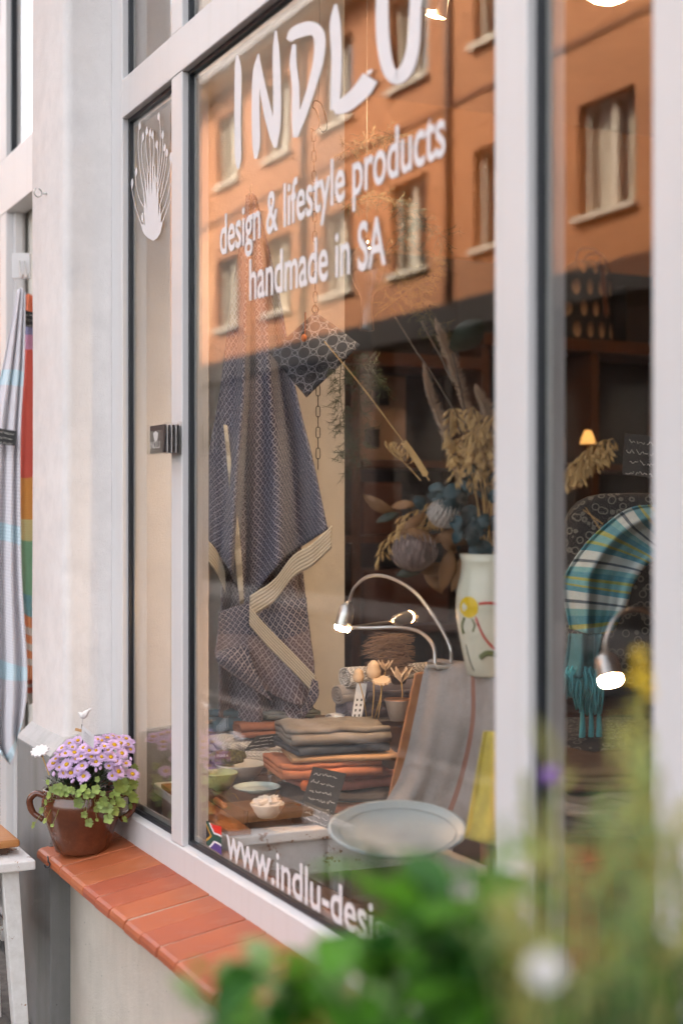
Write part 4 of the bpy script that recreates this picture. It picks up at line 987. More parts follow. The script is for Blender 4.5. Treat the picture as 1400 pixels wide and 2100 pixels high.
# gooseneck lamps clipped to the stand
M_steel = pm('brushed_steel', (.55, .53, .5), .28, .9, var=.05)
def gooseneck(label, pts, head0, head1, rh, emit, base):
    t = thing('gooseneck_lamp', label, 'lamp', pts[0], 'clip-on gooseneck lamps')
    MB().tube(bez(pts, 14), .0042, 8).build('neck', M_steel, t, smooth=True)
    h0, h1 = Vector(head0), Vector(head1); dd = h1 - h0
    MB().tube([h0 - dd * .12, h0, h0 + dd * .15, h0 + dd * .5, h1], [rh * .25, rh * .55, rh * .85, rh * .95, rh], 18, False).build('head', M_steel, t, smooth=True)
    MB().tube([h1 - dd * .03, h1 + dd * .12, h1 + dd * .22], [rh * .93, rh * .95, rh * .75], 18).build('bulb', emit, t, smooth=True)
    if base: MB().obox(*base).build('clamp', M_steel, t, bevel=.002)
    return t
E_l = m_emit('warm_bulb', (1, .62, .36), 60)
gooseneck('arched gooseneck lamp glowing left of the vase', [at(925, 1358, 3.2), at(922, 1325, 3.2), at(893, 1270, 3.25), at(850, 1215, 3.32), at(800, 1185, 3.4), at(757, 1182, 3.45), at(727, 1205, 3.48), at(714, 1238, 3.5)], at(713, 1240, 3.5), at(703, 1284, 3.5), .0215, E_l, (at(925, 1366, 3.2), RGT * .035, FWD * .03, Vector((0, 0, .005))))
gooseneck('low gooseneck lamp turned away from the glass', [at(892, 1362, 3.22), at(888, 1325, 3.24), at(860, 1296, 3.3), at(815, 1287, 3.36), at(760, 1288, 3.4), at(730, 1288, 3.42)][:5] + [at(722, 1287, 3.44), at(740, 1284, 3.5), at(790, 1277, 3.58), at(805, 1274, 3.6)], at(808, 1273, 3.6), at(836, 1266, 3.66), .017, m_emit('warm_bulb_dim', (1, .5, .2), 15), (at(900, 1364, 3.22), RGT * .03, FWD * .03, Vector((0, 0, .004))))
gooseneck('gooseneck lamp glowing beside the turquoise scarf', [at(1400, 1420, 2.75), at(1385, 1330, 2.7), at(1345, 1268, 2.65), at(1300, 1250, 2.6), at(1262, 1268, 2.58), at(1243, 1310, 2.57), at(1241, 1340, 2.57)], at(1240, 1342, 2.57), at(1251, 1392, 2.55), .0225, E_l, None)

# ---- pale bowl near the glass behind the leaves
bb = bowl('ceramic_bowl', 'large pale blue dish behind the green leaves', at(815, 1760, 2.9), .142, .035, pm('ice_blue_glaze', (.30, .36, .37), .45, var=.06), .008, tilt=None)
for rr_, zz_, w__ in ((.137, .0335, .0016), (.118, .0262, .0009)):
    cc_ = Vector(bb.location); MB().tube([cc_ + Vector((rr_ * math.cos(t_ / 40 * 2 * math.pi), rr_ * math.sin(t_ / 40 * 2 * math.pi), zz_)) for t_ in range(41)], w__, 5, False).build('glaze_ring', pm('grey_green_glaze', (.24, .29, .29), .4), bb, smooth=True)
bb.rotation_mode = 'AXIS_ANGLE'; bb.rotation_axis_angle = (R(11), *RGT); bb.location = bb.location + UP * .03
st = thing('plinth_box', 'white box stand under the pale blue bowl', 'stand', at(815, 1850, 2.95)); c = bb.location
B(c.x - .12, c.x + .12, max(.26, c.y - .12), c.y + .14, .021, c.z - .034).build('body', M_worn, st, bevel=.004)
# ---- things hanging in the window
M_iron = pm('dark_iron', (.05, .042, .035), .45, .8)
def chain(label, p0, p1, step=.026, r=.0013, w=.0055):
    t = thing('hanging_chain', label, 'chain', p1); p0, p1 = Vector(p0), Vector(p1); L = (p1 - p0).length; n = max(2, int(L / step)); first = None
    ax = (p1 - p0).normalized()
    for k in range(n):
        c = p0 + ax * (k + .5) * L / n; h = step * .56
        if k < 2:
            sd_ = RGT if k % 2 == 0 else FWD; m = MB(); P = []
            for j in range(13):
                a = 2 * math.pi * j / 12; P.append(sd_ * w * math.cos(a) + ax * (h * (.62 * (1 if math.sin(a) > 0 else -1) + .38 * math.sin(a))) if abs(math.sin(a)) > .05 else sd_ * w * math.cos(a))
            m.tube(P, r, 5, False); o = m.build('link', M_iron, t, smooth=True, local=True); protos.append(o) if False else None
            if k == 0: L0 = o
            else: L1 = o
        else:
            o = (L0 if k % 2 == 0 else L1).copy(); col.objects.link(o)
        o.location = c - p1
    return t
DH = 3.72
hook = at(648, 240, DH)
chain('iron chain hanging from the ceiling hook behind the pot holder', at(643, 268, DH), at(647, 640, DH))
chain('short iron chain end hanging below the pot holder', at(652, 790, DH + .03), at(652, 962, DH + .03))
hk2 = thing('s_hook', 'thin wire S-hook near the brush letters', 'hook', hook)
MB().tube(bez([at(637, 262, DH), at(648, 268, DH), at(655, 252, DH), at(648, 226, DH), at(641, 218, DH), at(645, 206, DH), at(658, 212, DH), at(668, 240, DH), at(670, 262, DH), at(662, 270, DH), at(655, 262, DH)], 8), .0018, 6).build('wire', M_iron, hk2, smooth=True)
MB().tube([at(652, 208, DH), at(655, 150, DH), Vector((at(655, 150, DH).x, at(655, 150, DH).y, 3.5))], .0009, 5).build('cord', M_iron, hk2)
def m_lattice():
    N = NT('lattice_print'); uv = N.n('UVMap'); s = N.n('SeparateXYZ'); N.l(uv.outputs[0], s.inputs[0])
    a = N.math('SUBTRACT', N.math('FRACT', N.math('MULTIPLY', s.outputs[0], 5)), .5); b = N.math('SUBTRACT', N.math('FRACT', N.math('MULTIPLY', s.outputs[1], 5)), .5)
    def ring(x, y, r, wd):
        d = N.math('SQRT', N.math('ADD', N.math('POWER', N.math('SUBTRACT', a, x), 2), N.math('POWER', N.math('SUBTRACT', b, y), 2))); return N.math('LESS_THAN', N.math('ABSOLUTE', N.math('SUBTRACT', d, r)), wd)
    f = None
    for x, y in ((.5, .5), (-.5, .5), (.5, -.5), (-.5, -.5)):
        q = ring(x, y, .46, .024); f = q if f is None else N.math('MAXIMUM', f, q)
    sq = N.math('MAXIMUM', N.math('ABSOLUTE', a), N.math('ABSOLUTE', b)); f = N.math('MAXIMUM', f, N.math('LESS_THAN', N.math('ABSOLUTE', N.math('SUBTRACT', sq, .17)), .025))
    N.base(N.mix(f, (.012, .014, .022), (.24, .24, .27))).set(Roughness=.9); N.bump(N.noise(200, 3).outputs[0], .2, .002); return N.m
ph = thing('pot_holder', 'black and white lattice print pot holder hanging on the chain', 'pot holder', at(645, 810, DH))
sheet('cloth', [[(645, 640, DH), (602, 680, DH - .01), (553, 722, DH + .01)], [(690, 672, DH + .01), (642, 722, DH - .015), (590, 768, DH)], [(737, 708, DH + .02), (690, 755, DH), (628, 815, DH)]], m_lattice(), ph, None, 20, 20, .012)
MB().tube(bez([at(648, 645, DH), at(640, 636, DH), at(645, 625, DH), at(652, 634, DH), at(648, 645, DH)], 5), .002, 5).build('loop', M_iron, ph)
bd = thing('bead_pendant', 'orange bead on a leather thong hanging in front of the pot holder', 'pendant', at(623, 695, DH - .05))
MB().tube([at(626, 640, DH - .05), at(625, 685, DH - .05)], .0016, 5).build('thong', M_rust, bd)
MB().ball(at(623, 693, DH - .05), .0085, 12, 8, (.9, .9, 1.2)).build('bead', pm('orange_bead', (.5, .12, .02), .35), bd, smooth=True)
# glass amphora on a cord
DG = 3.62; gv = thing('glass_vessel', 'clear glass vessel with a narrow neck hanging upside down on a cord', 'vase', at(753, 678, DG))
c = at(752, 678, DG); ph_ = lambda px: px * DG / FPX
MB().lathe([(ph_(15), 0), (ph_(15), .004), (ph_(11), ph_(40)), (ph_(13), ph_(70)), (ph_(28), ph_(98)), (ph_(36), ph_(125)), (ph_(34), ph_(150)), (ph_(20), ph_(172)), (ph_(8), ph_(180)), (ph_(7), ph_(192))], c, 24).build('glass', m_glass('vessel_glass', 1.55, (.93, .92, .9)), gv, smooth=True)
MB().tube([c + Vector((0, 0, ph_(190))), Vector((c.x, c.y, 3.5))], .0008, 5).build('cord', M_taupe, gv)
# asparagus fern: wiry stems with needle whorls
def fern(label, stems, seed, mat):
    t = thing('asparagus_fern', label, 'plant', stems[0][-1]); rr = random.Random(seed); ms, mn = MB(), MB()
    for st_ in stems:
        P = bez(st_, 12); ms.tube(P, [.0013 - .0009 * i / len(P) for i in range(len(P))], 4, False)
        for i in range(3, len(P), 1):
            for w_ in range(2):
                dr = (RGT * rr.uniform(-1, 1) + FWD * rr.uniform(-1, 1) + UP * rr.uniform(-.9, .5)).normalized(); L = rr.uniform(.02, .05)
                q = P[i] + dr * L; mid = P[i] + dr * L * .5 + UP * .003; ms.tube([P[i], mid, q], .0006, 3, False)
                for e in (.45, .7, 1.0):
                    o = P[i] + dr * L * e
                    for k in range(4):
                        d2 = (dr * .7 + RGT * rr.uniform(-.8, .8) + UP * rr.uniform(-.8, .6) + FWD * rr.uniform(-.5, .5)).normalized() * rr.uniform(.008, .017); mn.tube([o, o + d2], [.00055, .0003], 3, False)
    ms.build('stem', mat, t); tag(mn.build('needles', mat, t), kind='stuff'); return t
M_fern = pm('fern_green', (.035, .05, .016), .8, var=.3); M_fernd = pm('dry_fern', (.09, .075, .025), .8, var=.3)
fern('fine asparagus fern trailing down the edge of the niche wall', [[at(700, 735, 3.6), at(697, 800, 3.58), at(705, 870, 3.56), at(712, 960, 3.55)], [at(740, 730, 3.6), at(735, 800, 3.62), at(742, 880, 3.62), at(735, 940, 3.6)], [at(752, 720, 3.6), at(765, 770, 3.6), at(790, 800, 3.6)]], 3, M_fern)
fern('feathery dry fern spreading around the glass vessel', [[at(750, 560, 3.55), at(790, 520, 3.5), at(830, 480, 3.45), at(870, 455, 3.4), at(905, 492, 3.38)], [at(770, 600, 3.55), at(815, 570, 3.5), at(860, 590, 3.45), at(875, 640, 3.42), at(905, 690, 3.4), at(930, 700, 3.38)], [at(700, 430, 3.6), at(740, 405, 3.58), at(800, 410, 3.55), at(850, 450, 3.5)], [at(780, 640, 3.55), at(830, 600, 3.5), at(880, 560, 3.45), at(890, 520, 3.44)], [at(690, 320, 3.6), at(740, 290, 3.55), at(800, 280, 3.5), at(850, 300, 3.45)]], 4, M_fernd)

# ---- dried bouquet in the vase
def stems_thing(name, label, cat, loc): return thing(name, label, cat, loc)
bq = thing('dried_bouquet', 'dried bouquet of wheat, oats, protea and teal leaves in the painted vase', 'bouquet', vc + Vector((0, 0, .2)))
M_oat = pm('dry_oat', (.50, .31, .12), .8, var=.2); M_tealf = pm('teal_leaf', (.012, .045, .055), .6, var=.35, vscale=30); M_dkleaf = pm('dark_leaf', (.014, .022, .010), .5); M_brleaf = pm('brown_leaf', (.20, .09, .03), .7, var=.25)
neck = vc + Vector((0, 0, .25))
def leaf_mesh(m, base, tip, wd, nrm, cup=.25, n=6, mi=0):
    base, tip, nrm = Vector(base), Vector(tip), Vector(nrm).normalized(); ax = tip - base; L = ax.length; sd_ = ax.normalized().cross(nrm).normalized(); V, F = [], []
    for i in range(n + 1):
        t = i / n; w_ = wd * math.sin(math.pi * min(1, t * .94 + .06)) ** .8; mid = base + ax * t + nrm * (math.sin(math.pi * t) * L * .12)
        V += [mid - sd_ * w_ / 2 + nrm * w_ * cup * .5, mid, mid + sd_ * w_ / 2 + nrm * w_ * cup * .5]
    for i in range(n):
        a = i * 3; F += [(a, a + 1, a + 4, a + 3), (a + 1, a + 2, a + 5, a + 4)]
    m.add(V, F, mi)
def oat(parent, stem, mat, nm='oat_stem', grains=True, seed=0, gl_=.017, droop=True):
    rr = random.Random(seed); P = bez(stem, 10); m = MB(); m.tube(P, [.0014 - .0008 * i / len(P) for i in range(len(P))], 4, False)
    if grains:
        n0 = int(len(P) * .45)
        for i in range(n0, len(P)):
            for k in range(2):
                dr = (RGT * rr.uniform(-1, 1) + FWD * rr.uniform(-.5, .5) + UP * (rr.uniform(-1.2, .1) if droop else rr.uniform(.3, 1))).normalized(); b = P[i] + dr * .010; m.tube([P[i], b], .0005, 3, False)
                e = b + (dr + UP * (-.9 if droop else .5)).normalized() * gl_; m.tube([b, (b + e) / 2, e], [.0006, .0032, .0003], 5, False)
    return m.build(nm, mat, parent, smooth=True)
def wheat(parent, stem, mat, seed=0):
    rr = random.Random(seed); P = bez(stem, 12); m = MB(); m.tube(P, .0014, 4, False); n = len(P)
    # the ear sits low where the photo shows it: along the first third of the stem
    for i in range(int(n * .06), int(n * .36)):
        for s in (-1, 1):
            b = P[i]; tg = (P[i + 1] - P[i]).normalized(); o = tg.cross(FWD).normalized() * s; e = b + o * .006 + tg * .011; m.tube([b, (b + e) / 2 + o * .002, e], [.001, .0035, .0006], 5, False)
    return m.build('wheat_stem', mat, parent, smooth=True)
# long slanting wheat stems to the upper left
wheat(bq, [at(880, 985, 3.2), at(845, 930, 3.24), at(800, 870, 3.3), at(740, 790, 3.36), at(665, 700, 3.42)], M_oat, 1)
oat(bq, [at(862, 985, 3.2), at(830, 950, 3.24), at(798, 925, 3.26)], M_oat, 'wheat_stem', True, 2, .02, False)
M_stk = pm('dark_stem', (.07, .045, .03), .8)
for k, st_ in enumerate(([(950, 880, 3.15), (900, 790, 3.2), (850, 715, 3.26), (810, 650, 3.3)], [(930, 790, 3.1), (905, 735, 3.14), (880, 690, 3.18), (865, 660, 3.2)])): MB().tube(bez([at(*q) for q in st_], 8), .0024, 5).build('stem', M_stk, bq, smooth=True)
# pampas-like soft spikes
def spike(stem, r, mat, seed):
    rr = random.Random(seed); P = bez(stem, 16); m = MB(); n = len(P)
    for i, p_ in enumerate(P):
        rad = r * math.sin(math.pi * (i + .5) / n) ** .6
        for k in range(26):
            a = rr.uniform(0, 6.28); o = RGT * math.cos(a) + FWD * math.sin(a); e = p_ + o * rad * rr.uniform(.5, 1) + UP * rr.uniform(.004, .016); m.tube([p_, e], [.0011, .0003], 3, False)
    return tag(m.build('pampas_plume', mat, bq), kind='stuff')
M_pamp = pm('pampas', (.36, .25, .17), .9, var=.2)
spike([at(945, 1010, 3.12), at(915, 900, 3.16), at(885, 820, 3.18), at(868, 755, 3.2)], .017, M_pamp, 3)
spike([at(975, 930, 3.05), at(945, 800, 3.08), at(915, 720, 3.12), at(893, 665, 3.14)], .02, M_pamp, 4)
spike([at(1010, 900, 3.0), at(1000, 850, 3.02), at(975, 800, 3.04)], .02, M_pamp, 5)
# yellow-brown oat mass on the right
rr = random.Random(9)
for k in range(15):
    u1 = rr.uniform(930, 1035); v1 = rr.uniform(830, 960)
    oat(bq, [neck + Vector((rr.uniform(-.02, .02), rr.uniform(-.02, .02), 0)), at((1000 + u1) / 2 + 5, (1110 + v1) / 2, 3.03), at(u1, v1, 2.98 + rr.uniform(0, .1)), at(u1 - rr.uniform(-10, 25), v1 + rr.uniform(10, 60), 2.97)], M_oat, 'oat_stem', True, 40 + k, .019)
# drooping oats at lower left
for k, (u1, v1) in enumerate(((785, 1120), (800, 1095), (835, 1085), (820, 1062), (870, 1045), (775, 1140))):
    oat(bq, [neck, at(930, 1070, 3.08), at((930 + u1) / 2, min(1060, v1 - 20), 3.12), at(u1, v1, 3.16)], M_oat, 'oat_stem', True, 70 + k, .024)
# teal leaves and protea
def leaf_part(nm_, b, tip, wd, mat, nrm, cup=.3):
    m = MB(); leaf_mesh(m, b, tip, wd, nrm, cup); return m.build(nm_, mat, bq, smooth=True, solid=.0012)
for k in range(42):
    u, v = rr.uniform(862, 1015), rr.uniform(985, 1120)
    if u < 930 and v > 1060: u += 60
    b = at(u, v, 3.08 + rr.uniform(-.06, .06)); an = rr.uniform(0, 6.28); L = rr.uniform(.03, .055); leaf_part('leaf', b, b + (RGT * math.cos(an) + UP * math.sin(an)) * L - FWD * rr.uniform(0, .02), L * .75, M_tealf, -FWD + RGT * rr.uniform(-.5, .5) + UP * rr.uniform(-.3, .6), rr.uniform(.2, .6))
for k in range(16):
    u, v = rr.uniform(795, 985), rr.uniform(1040, 1170); b = at(u, v, 3.1 + rr.uniform(-.04, .04)); an = rr.choice((rr.uniform(3.6, 5.4), rr.uniform(2.6, 3.6))); L = rr.uniform(.05, .09); leaf_part('leaf', b, b + (RGT * math.cos(an) + UP * math.sin(an)) * L, L * .34, M_brleaf if k % 3 else M_dkleaf, -FWD + RGT * rr.uniform(-.6, .6) + UP * rr.uniform(-.4, .4))
for (b, t_, w_) in (((850, 1035), (800, 1040), .02), ((905, 1100), (935, 1135), .03), ((925, 1130), (905, 1215), .035), ((955, 1140), (925, 1215), .03)): leaf_part('leaf', at(*b, 3.08), at(*t_, 3.1), w_, M_brleaf, -FWD + UP * .3)
def protea(c, s, tilt, mat1, mat2):
    m = MB(); ax = Vector(tilt).normalized(); q = ax.to_track_quat('Z', 'Y'); n = 0
    for ring, (r, h, cnt) in enumerate(((.008, .05, 9), (.015, .05, 13), (.022, .046, 16), (.027, .038, 18), (.030, .026, 18))):
        for k in range(cnt):
            a = 2 * math.pi * k / cnt + ring * .3; o = q @ Vector((math.cos(a), math.sin(a), 0)); b = Vector(c) + o * r * .45 * s; leaf_mesh(m, b, b + (ax * h + o * r * .7) * s, .009 * s, o, .35, 5)
    return m.build('protea_head', mat1, bq, smooth=True, solid=.001)
protea(at(852, 1165, 3.06), 1.5, -FWD * .3 + UP * .9 + RGT * -.1, pm('dusky_protea', (.26, .19, .17), .8, var=.35, vscale=40), None)
protea(at(900, 1075, 3.05), 1.05, UP * .8 - FWD * .5 + RGT * .3, pm('white_protea', (.46, .42, .38), .8, var=.25), None)
# large dark leaf above
b = at(925, 718, 3.02); leaf_part('leaf', b, at(988, 655, 2.98), .062, M_dkleaf, -FWD + RGT * .3, .15)
MB().tube(bez([at(985, 1010, 3.02), at(955, 850, 3.02), at(928, 725, 3.02)], 8), .002, 5).build('stem', M_stk, bq, smooth=True)

# ---- right pane: chair back with scarf, cushion, oats, tag
ch = thing('armchair', 'dark patterned armchair behind the turquoise scarf', 'chair', at(1290, 1500, 3.6))
def m_dots():
    N = NT('dark_ring_print'); v = N.n('TexVoronoi'); v.inputs['Scale'].default_value = 42; N.l(N.co(), v.inputs['Vector']); f = N.ramp(v.outputs['Distance'], [(.28, (0, 0, 0)), (.33, (1, 1, 1)), (.42, (1, 1, 1)), (.47, (0, 0, 0))]).outputs[0]
    N.base(N.mix(f, (.015, .015, .016), (.13, .125, .11))).set(Roughness=.9); return N.m
M_dots = m_dots()
p0 = at(1290, 1130, 3.75)
def sblock(m, c, hx, hy, hz, ex, ey, p=4, n=28, k=16):
    c = Vector(c)
    def fn(s, t):
        a, b = s * 2 * math.pi, (t - .5) * math.pi; f = lambda q: math.copysign(abs(q) ** (2 / p), q)
        return c + ex * hx * f(math.cos(a)) * f(math.cos(b)) + ey * hy * f(math.sin(a)) * f(math.cos(b)) + UP * hz * f(math.sin(b))
    m.grid(fn, n, k)
m = MB(); sblock(m, at(1300, 1210, 3.8), .20, .07, .26, RGT, FWD); m.build('backrest', M_dots, ch, smooth=True)
m = MB(); sblock(m, at(1270, 1560, 3.6), .24, .26, .09, RGT, FWD); m.build('seat', M_dots, ch, smooth=True)
s0 = at(1270, 1560, 3.6)
for i, (a, b) in enumerate(((-.2, -.2), (.2, -.2), (-.2, .2), (.2, .2))): q = s0 + RGT * a + FWD * b; MB().tube([(q.x, q.y, s0.z - .05), (q.x, q.y, .021)], [.02, .013], 8).build('leg', M_oak, ch, smooth=True)
sc = thing('striped_scarf', 'turquoise, lime and white striped scarf with fringes over the armchair', 'scarf', at(1230, 1400, 3.4))
def m_scarf():
    N = NT('scarf_stripes'); uv = N.n('UVMap'); s = N.n('SeparateXYZ'); N.l(uv.outputs[0], s.inputs[0])
    v = N.math('FRACT', N.math('ADD', N.math('MULTIPLY', s.outputs[1], 3.2), N.math('MULTIPLY', s.outputs[0], .25))); T1, LM, WH, AQ, NV_ = (.01, .24, .32), (.30, .34, .05), (.50, .58, .56), (.10, .36, .38), (.03, .07, .10)
    r = N.ramp(v, [(0, T1), (.14, LM), (.22, AQ), (.36, LM), (.42, T1), (.55, WH), (.72, NV_), (.78, WH), (.88, AQ)]); r.color_ramp.interpolation = 'CONSTANT'
    N.base(N.mix(.15, r.outputs[0], N.noise(160, 3).outputs[0])).set(Roughness=.95); N.bump(N.noise(300, 2).outputs[0], .3, .002); return N.m
M_sc = m_scarf()
def fold_s(s, t): return .03 * math.sin(s * 10 + 1) + .008 * math.sin(s * 26)
sheet('cloth', [[(1350, 1035, 3.62), (1362, 1060, 3.6), (1385, 1125, 3.6)], [(1285, 1045, 3.58), (1300, 1085, 3.56), (1355, 1140, 3.56)], [(1215, 1100, 3.55), (1255, 1125, 3.53), (1325, 1160, 3.55)], [(1166, 1165, 3.52), (1220, 1180, 3.5), (1298, 1200, 3.52)], [(1154, 1210, 3.5), (1215, 1230, 3.48), (1282, 1250, 3.5)], [(1168, 1290, 3.48), (1210, 1300, 3.46), (1252, 1300, 3.48)]], M_sc, sc, fold_s, 36, 60)
sheet('end', [[(1166, 1300, 3.46), (1200, 1300, 3.44), (1236, 1300, 3.46)], [(1160, 1350, 3.46), (1200, 1350, 3.44), (1228, 1345, 3.46)], [(1150, 1390, 3.45), (1195, 1390, 3.43), (1232, 1385, 3.45)]], cloth('grey_teal_cotton', (.08, .22, .25)), sc, fold_s, 18, 14)
M_fr = cloth('turquoise_fringe', (.09, .42, .48))
m = MB()
for k in range(130):
    u = rr.uniform(1145, 1232); L = rr.uniform(25, 55) if u < 1180 else rr.uniform(40, 90); w0 = rr.uniform(-10, 10); d = 3.44 + rr.uniform(-.03, .02)
    m.tube(bez([at(u, 1378 + rr.uniform(-12, 8), d), at(u + w0, 1378 + L * .5, d - .01), at(u + w0 * .3, 1378 + L, d)], 3), .0026, 5)
tag(m.build('fringe', M_fr, sc, smooth=True), kind='stuff')
for k, (u, v0, v1) in enumerate(((1192, 1420, 1560), (1210, 1425, 1575), (1226, 1420, 1570))):
    tag(MB().tube(bez([at(u, v0, 3.45), at(u + 2, (v0 + v1) / 2, 3.44), at(u - 1, v1, 3.45)], 4), [.003, .004, .005, .006, .007, .008, .009, .010, .009], 7).build('tassel', M_fr, smooth=True), ('left', 'middle', 'right')[k] + ' of three turquoise tassels below the scarf fringe', 'tassel')
chalk_tag('chalk tag with handwriting hanging in the right pane', at(1318, 935, 3.6), RGT + Vector((0, 0, -.12)), Vector((0, 0, 1)) + RGT * .06, .10, .105, 4, 9)
op = thing('oat_spray', 'pale dried oats reaching into the right pane past the mullion', 'dried plant', at(1120, 1020, 2.98))
for k, (u, v) in enumerate(((1255, 898), (1225, 905), (1238, 935), (1215, 950), (1190, 975), (1250, 920))): oat(op, [at(1085, 1060, 3.0), at(1140, 1000, 2.99), at((1140 + u) / 2, (1000 + v) / 2 - 8, 2.98), at(u, v, 2.97)], M_oat, 'oat_stem', True, 90 + k, .02)
for k, (a, b) in enumerate((((1230, 1085), (1200, 1040)), ((1236, 1075), (1195, 1045)))): MB().tube([at(*a, 3.2), at(*b, 3.2)], [.0016, .0008], 5).build('oat_stem', M_oat, op)
# stacked dark goods low in the right pane
for k, (v, c_, lb) in enumerate(((1690, (.07, .065, .06), 'charcoal folded blanket on the low bench in the right pane'), (1650, (.20, .18, .15), 'grey brown folded blanket above the charcoal one'), (1600, (.14, .09, .06), 'brown folded blanket topmost on the low bench'))):
    p_ = at(1215, v, 3.1); folded('folded_blanket', lb, p_, .3, .26, .045, 3, cloth('blanket%d' % k, c_), R(50 + 8 * k), 'blankets on the low bench', 'blanket', 60 + k)
p_ = at(1215, 1740, 3.1); bn = thing('low_bench', 'orange wood bench carrying the folded blankets', 'bench', (p_.x, p_.y, .021))
MB().obox((p_.x, p_.y, p_.z + .018), (.2, 0, 0), (0, .19, 0), (0, 0, .015)).build('seat', M_oak, bn, bevel=.003)
for a in (-.17, .17):
    for b in (-.15, .15): B(p_.x + a - .02, p_.x + a + .02, p_.y + b - .02, p_.y + b + .02, .021, p_.z + .002).build('leg', M_oak, bn)
# ================================================================== ON THE PANES
pr = thing('protea_sticker', 'white cut-out protea flower sticker on the narrow side pane', 'sticker', ony(310, 490, YG))
z7 = lambda x, y: (250 + x / 7.5, 220 + y / 7.5)
stam = [((275, 280), [(255, 350), (250, 600), (285, 1000), (345, 1330)]), ((325, 450), [(305, 540), (305, 750), (330, 950), (372, 1180)]), ((383, 365), [(370, 430), (370, 600), (385, 780), (415, 1000)]), ((433, 395), [(428, 450), (432, 600), (440, 760)]),
        ((472, 425), [(488, 490), (495, 700), (488, 900)]), ((565, 140), [(582, 200), (592, 400), (580, 800), (545, 1150)]), ((537, 575), [(552, 650), (555, 850), (535, 1150)]), ((627, 425), [(632, 490), (615, 800), (555, 1200)]), ((658, 620), [(660, 680), (640, 900), (560, 1300)]),
        ((692, 700), [(690, 760), (660, 1000), (590, 1380)]), ((752, 760), [(748, 880), (690, 1150), (590, 1480)]), (None, [(752, 1160), (680, 1450), (590, 1680)]), (None, [(752, 1400), (690, 1580), (610, 1790)]), ((220, 990), [(210, 1060), (225, 1230), (270, 1400), (340, 1540)]),
        ((158, 1160), [(155, 1260), (200, 1500), (310, 1830)]), ((315, 1690), [(330, 1760), (352, 1840)])]
for pod, path in stam:
    S_ = [([z7(*q) for q in path], [1.1] * (len(path) - 1) + [1.6])]
    if pod: S_.append(([z7(pod[0] + 4, pod[1] - 75), z7(pod[0], pod[1] - 20), z7(pod[0] - 2, pod[1] + 30), z7(path[0][0], path[0][1])], [.8, 4.6, 4.2, .8]))
    ribbon('stamen', S_, pr)
tips = [((340, 1500), (400, 1900)), ((352, 1110), (420, 1850)), ((388, 920), (440, 1850)), ((400, 1080), (400, 1800)), ((437, 740), (460, 1800)), ((466, 750), (480, 1800)), ((440, 960), (455, 1850)), ((505, 870), (500, 1800)), ((520, 1060), (505, 1850)), ((548, 1060), (525, 1850)), ((558, 1250), (540, 1880)), ((582, 1470), (560, 1880)), ((600, 1660), (575, 1900)), ((330, 1300), (390, 1880))]
for k, (t_, b) in enumerate(tips):
    mid = ((t_[0] * .5 + b[0] * .5) + (8 if k % 2 else -8), (t_[1] + b[1]) / 2)
    ribbon('petal', [([z7(*t_), z7(*mid), z7(*b)], [1.0, 4.6, 7.5])], pr, y=YG - .00005 * k)
decal('cup', [[z7(*q) for q in ((298, 1790), (308, 1870), (340, 1945), (400, 2005), (480, 2050), (540, 2012), (590, 1935), (618, 1810), (628, 1740), (560, 1800), (480, 1840), (400, 1830))]], pr, y=YG - .001)
# small flag
fg = thing('flag_sticker', 'small South African flag sticker at the lower left corner of the pane', 'sticker', ony(437, 1750, YG))
def FQ(s, t):
    x = 1040 + s * 145; top = 388 + s * 72 + 10 * math.sin(s * 5); bot = 612 + s * 115 + 8 * math.sin(s * 5 + .5); y = top + (bot - top) * t
    return (200 + x / 4.667, 1600 + y / 4.667)
def fpoly(nm_, P, c, k):
    pts = []
    for (a, b) in zip(P, P[1:] + P[:1]):
        for i in range(4): f = i / 4; pts.append(FQ(a[0] + (b[0] - a[0]) * f, a[1] + (b[1] - a[1]) * f))
    m = MB(); q = [ony(u, v, YG - .0004 * k) for u, v in pts]; m.prism(q, (0, .0003, 0)); m.build(nm_, pm('flag_' + nm_, c, .5, var=.03), fg)
fpoly('green_field', [(0, 0), (1, 0), (1, 1), (0, 1)], (.015, .07, .05), 0)
fpoly('white_upper', [(.16, 0), (1, 0), (1, .37), (.5, .37)], (.75, .72, .72), 1); fpoly('white_lower', [(.16, 1), (.5, .63), (1, .63), (1, 1)], (.75, .72, .72), 1)
fpoly('red_band', [(.26, 0), (1, 0), (1, .30), (.55, .30)], (.70, .025, .015), 2); fpoly('blue_band', [(.26, 1), (.55, .70), (1, .70), (1, 1)], (.09, .05, .22), 2)
fpoly('gold_triangle', [(0, .12), (.36, .5), (0, .88)], (.55, .28, .03), 1); fpoly('black_triangle', [(0, .24), (.25, .5), (0, .76)], (.012, .013, .02), 2)
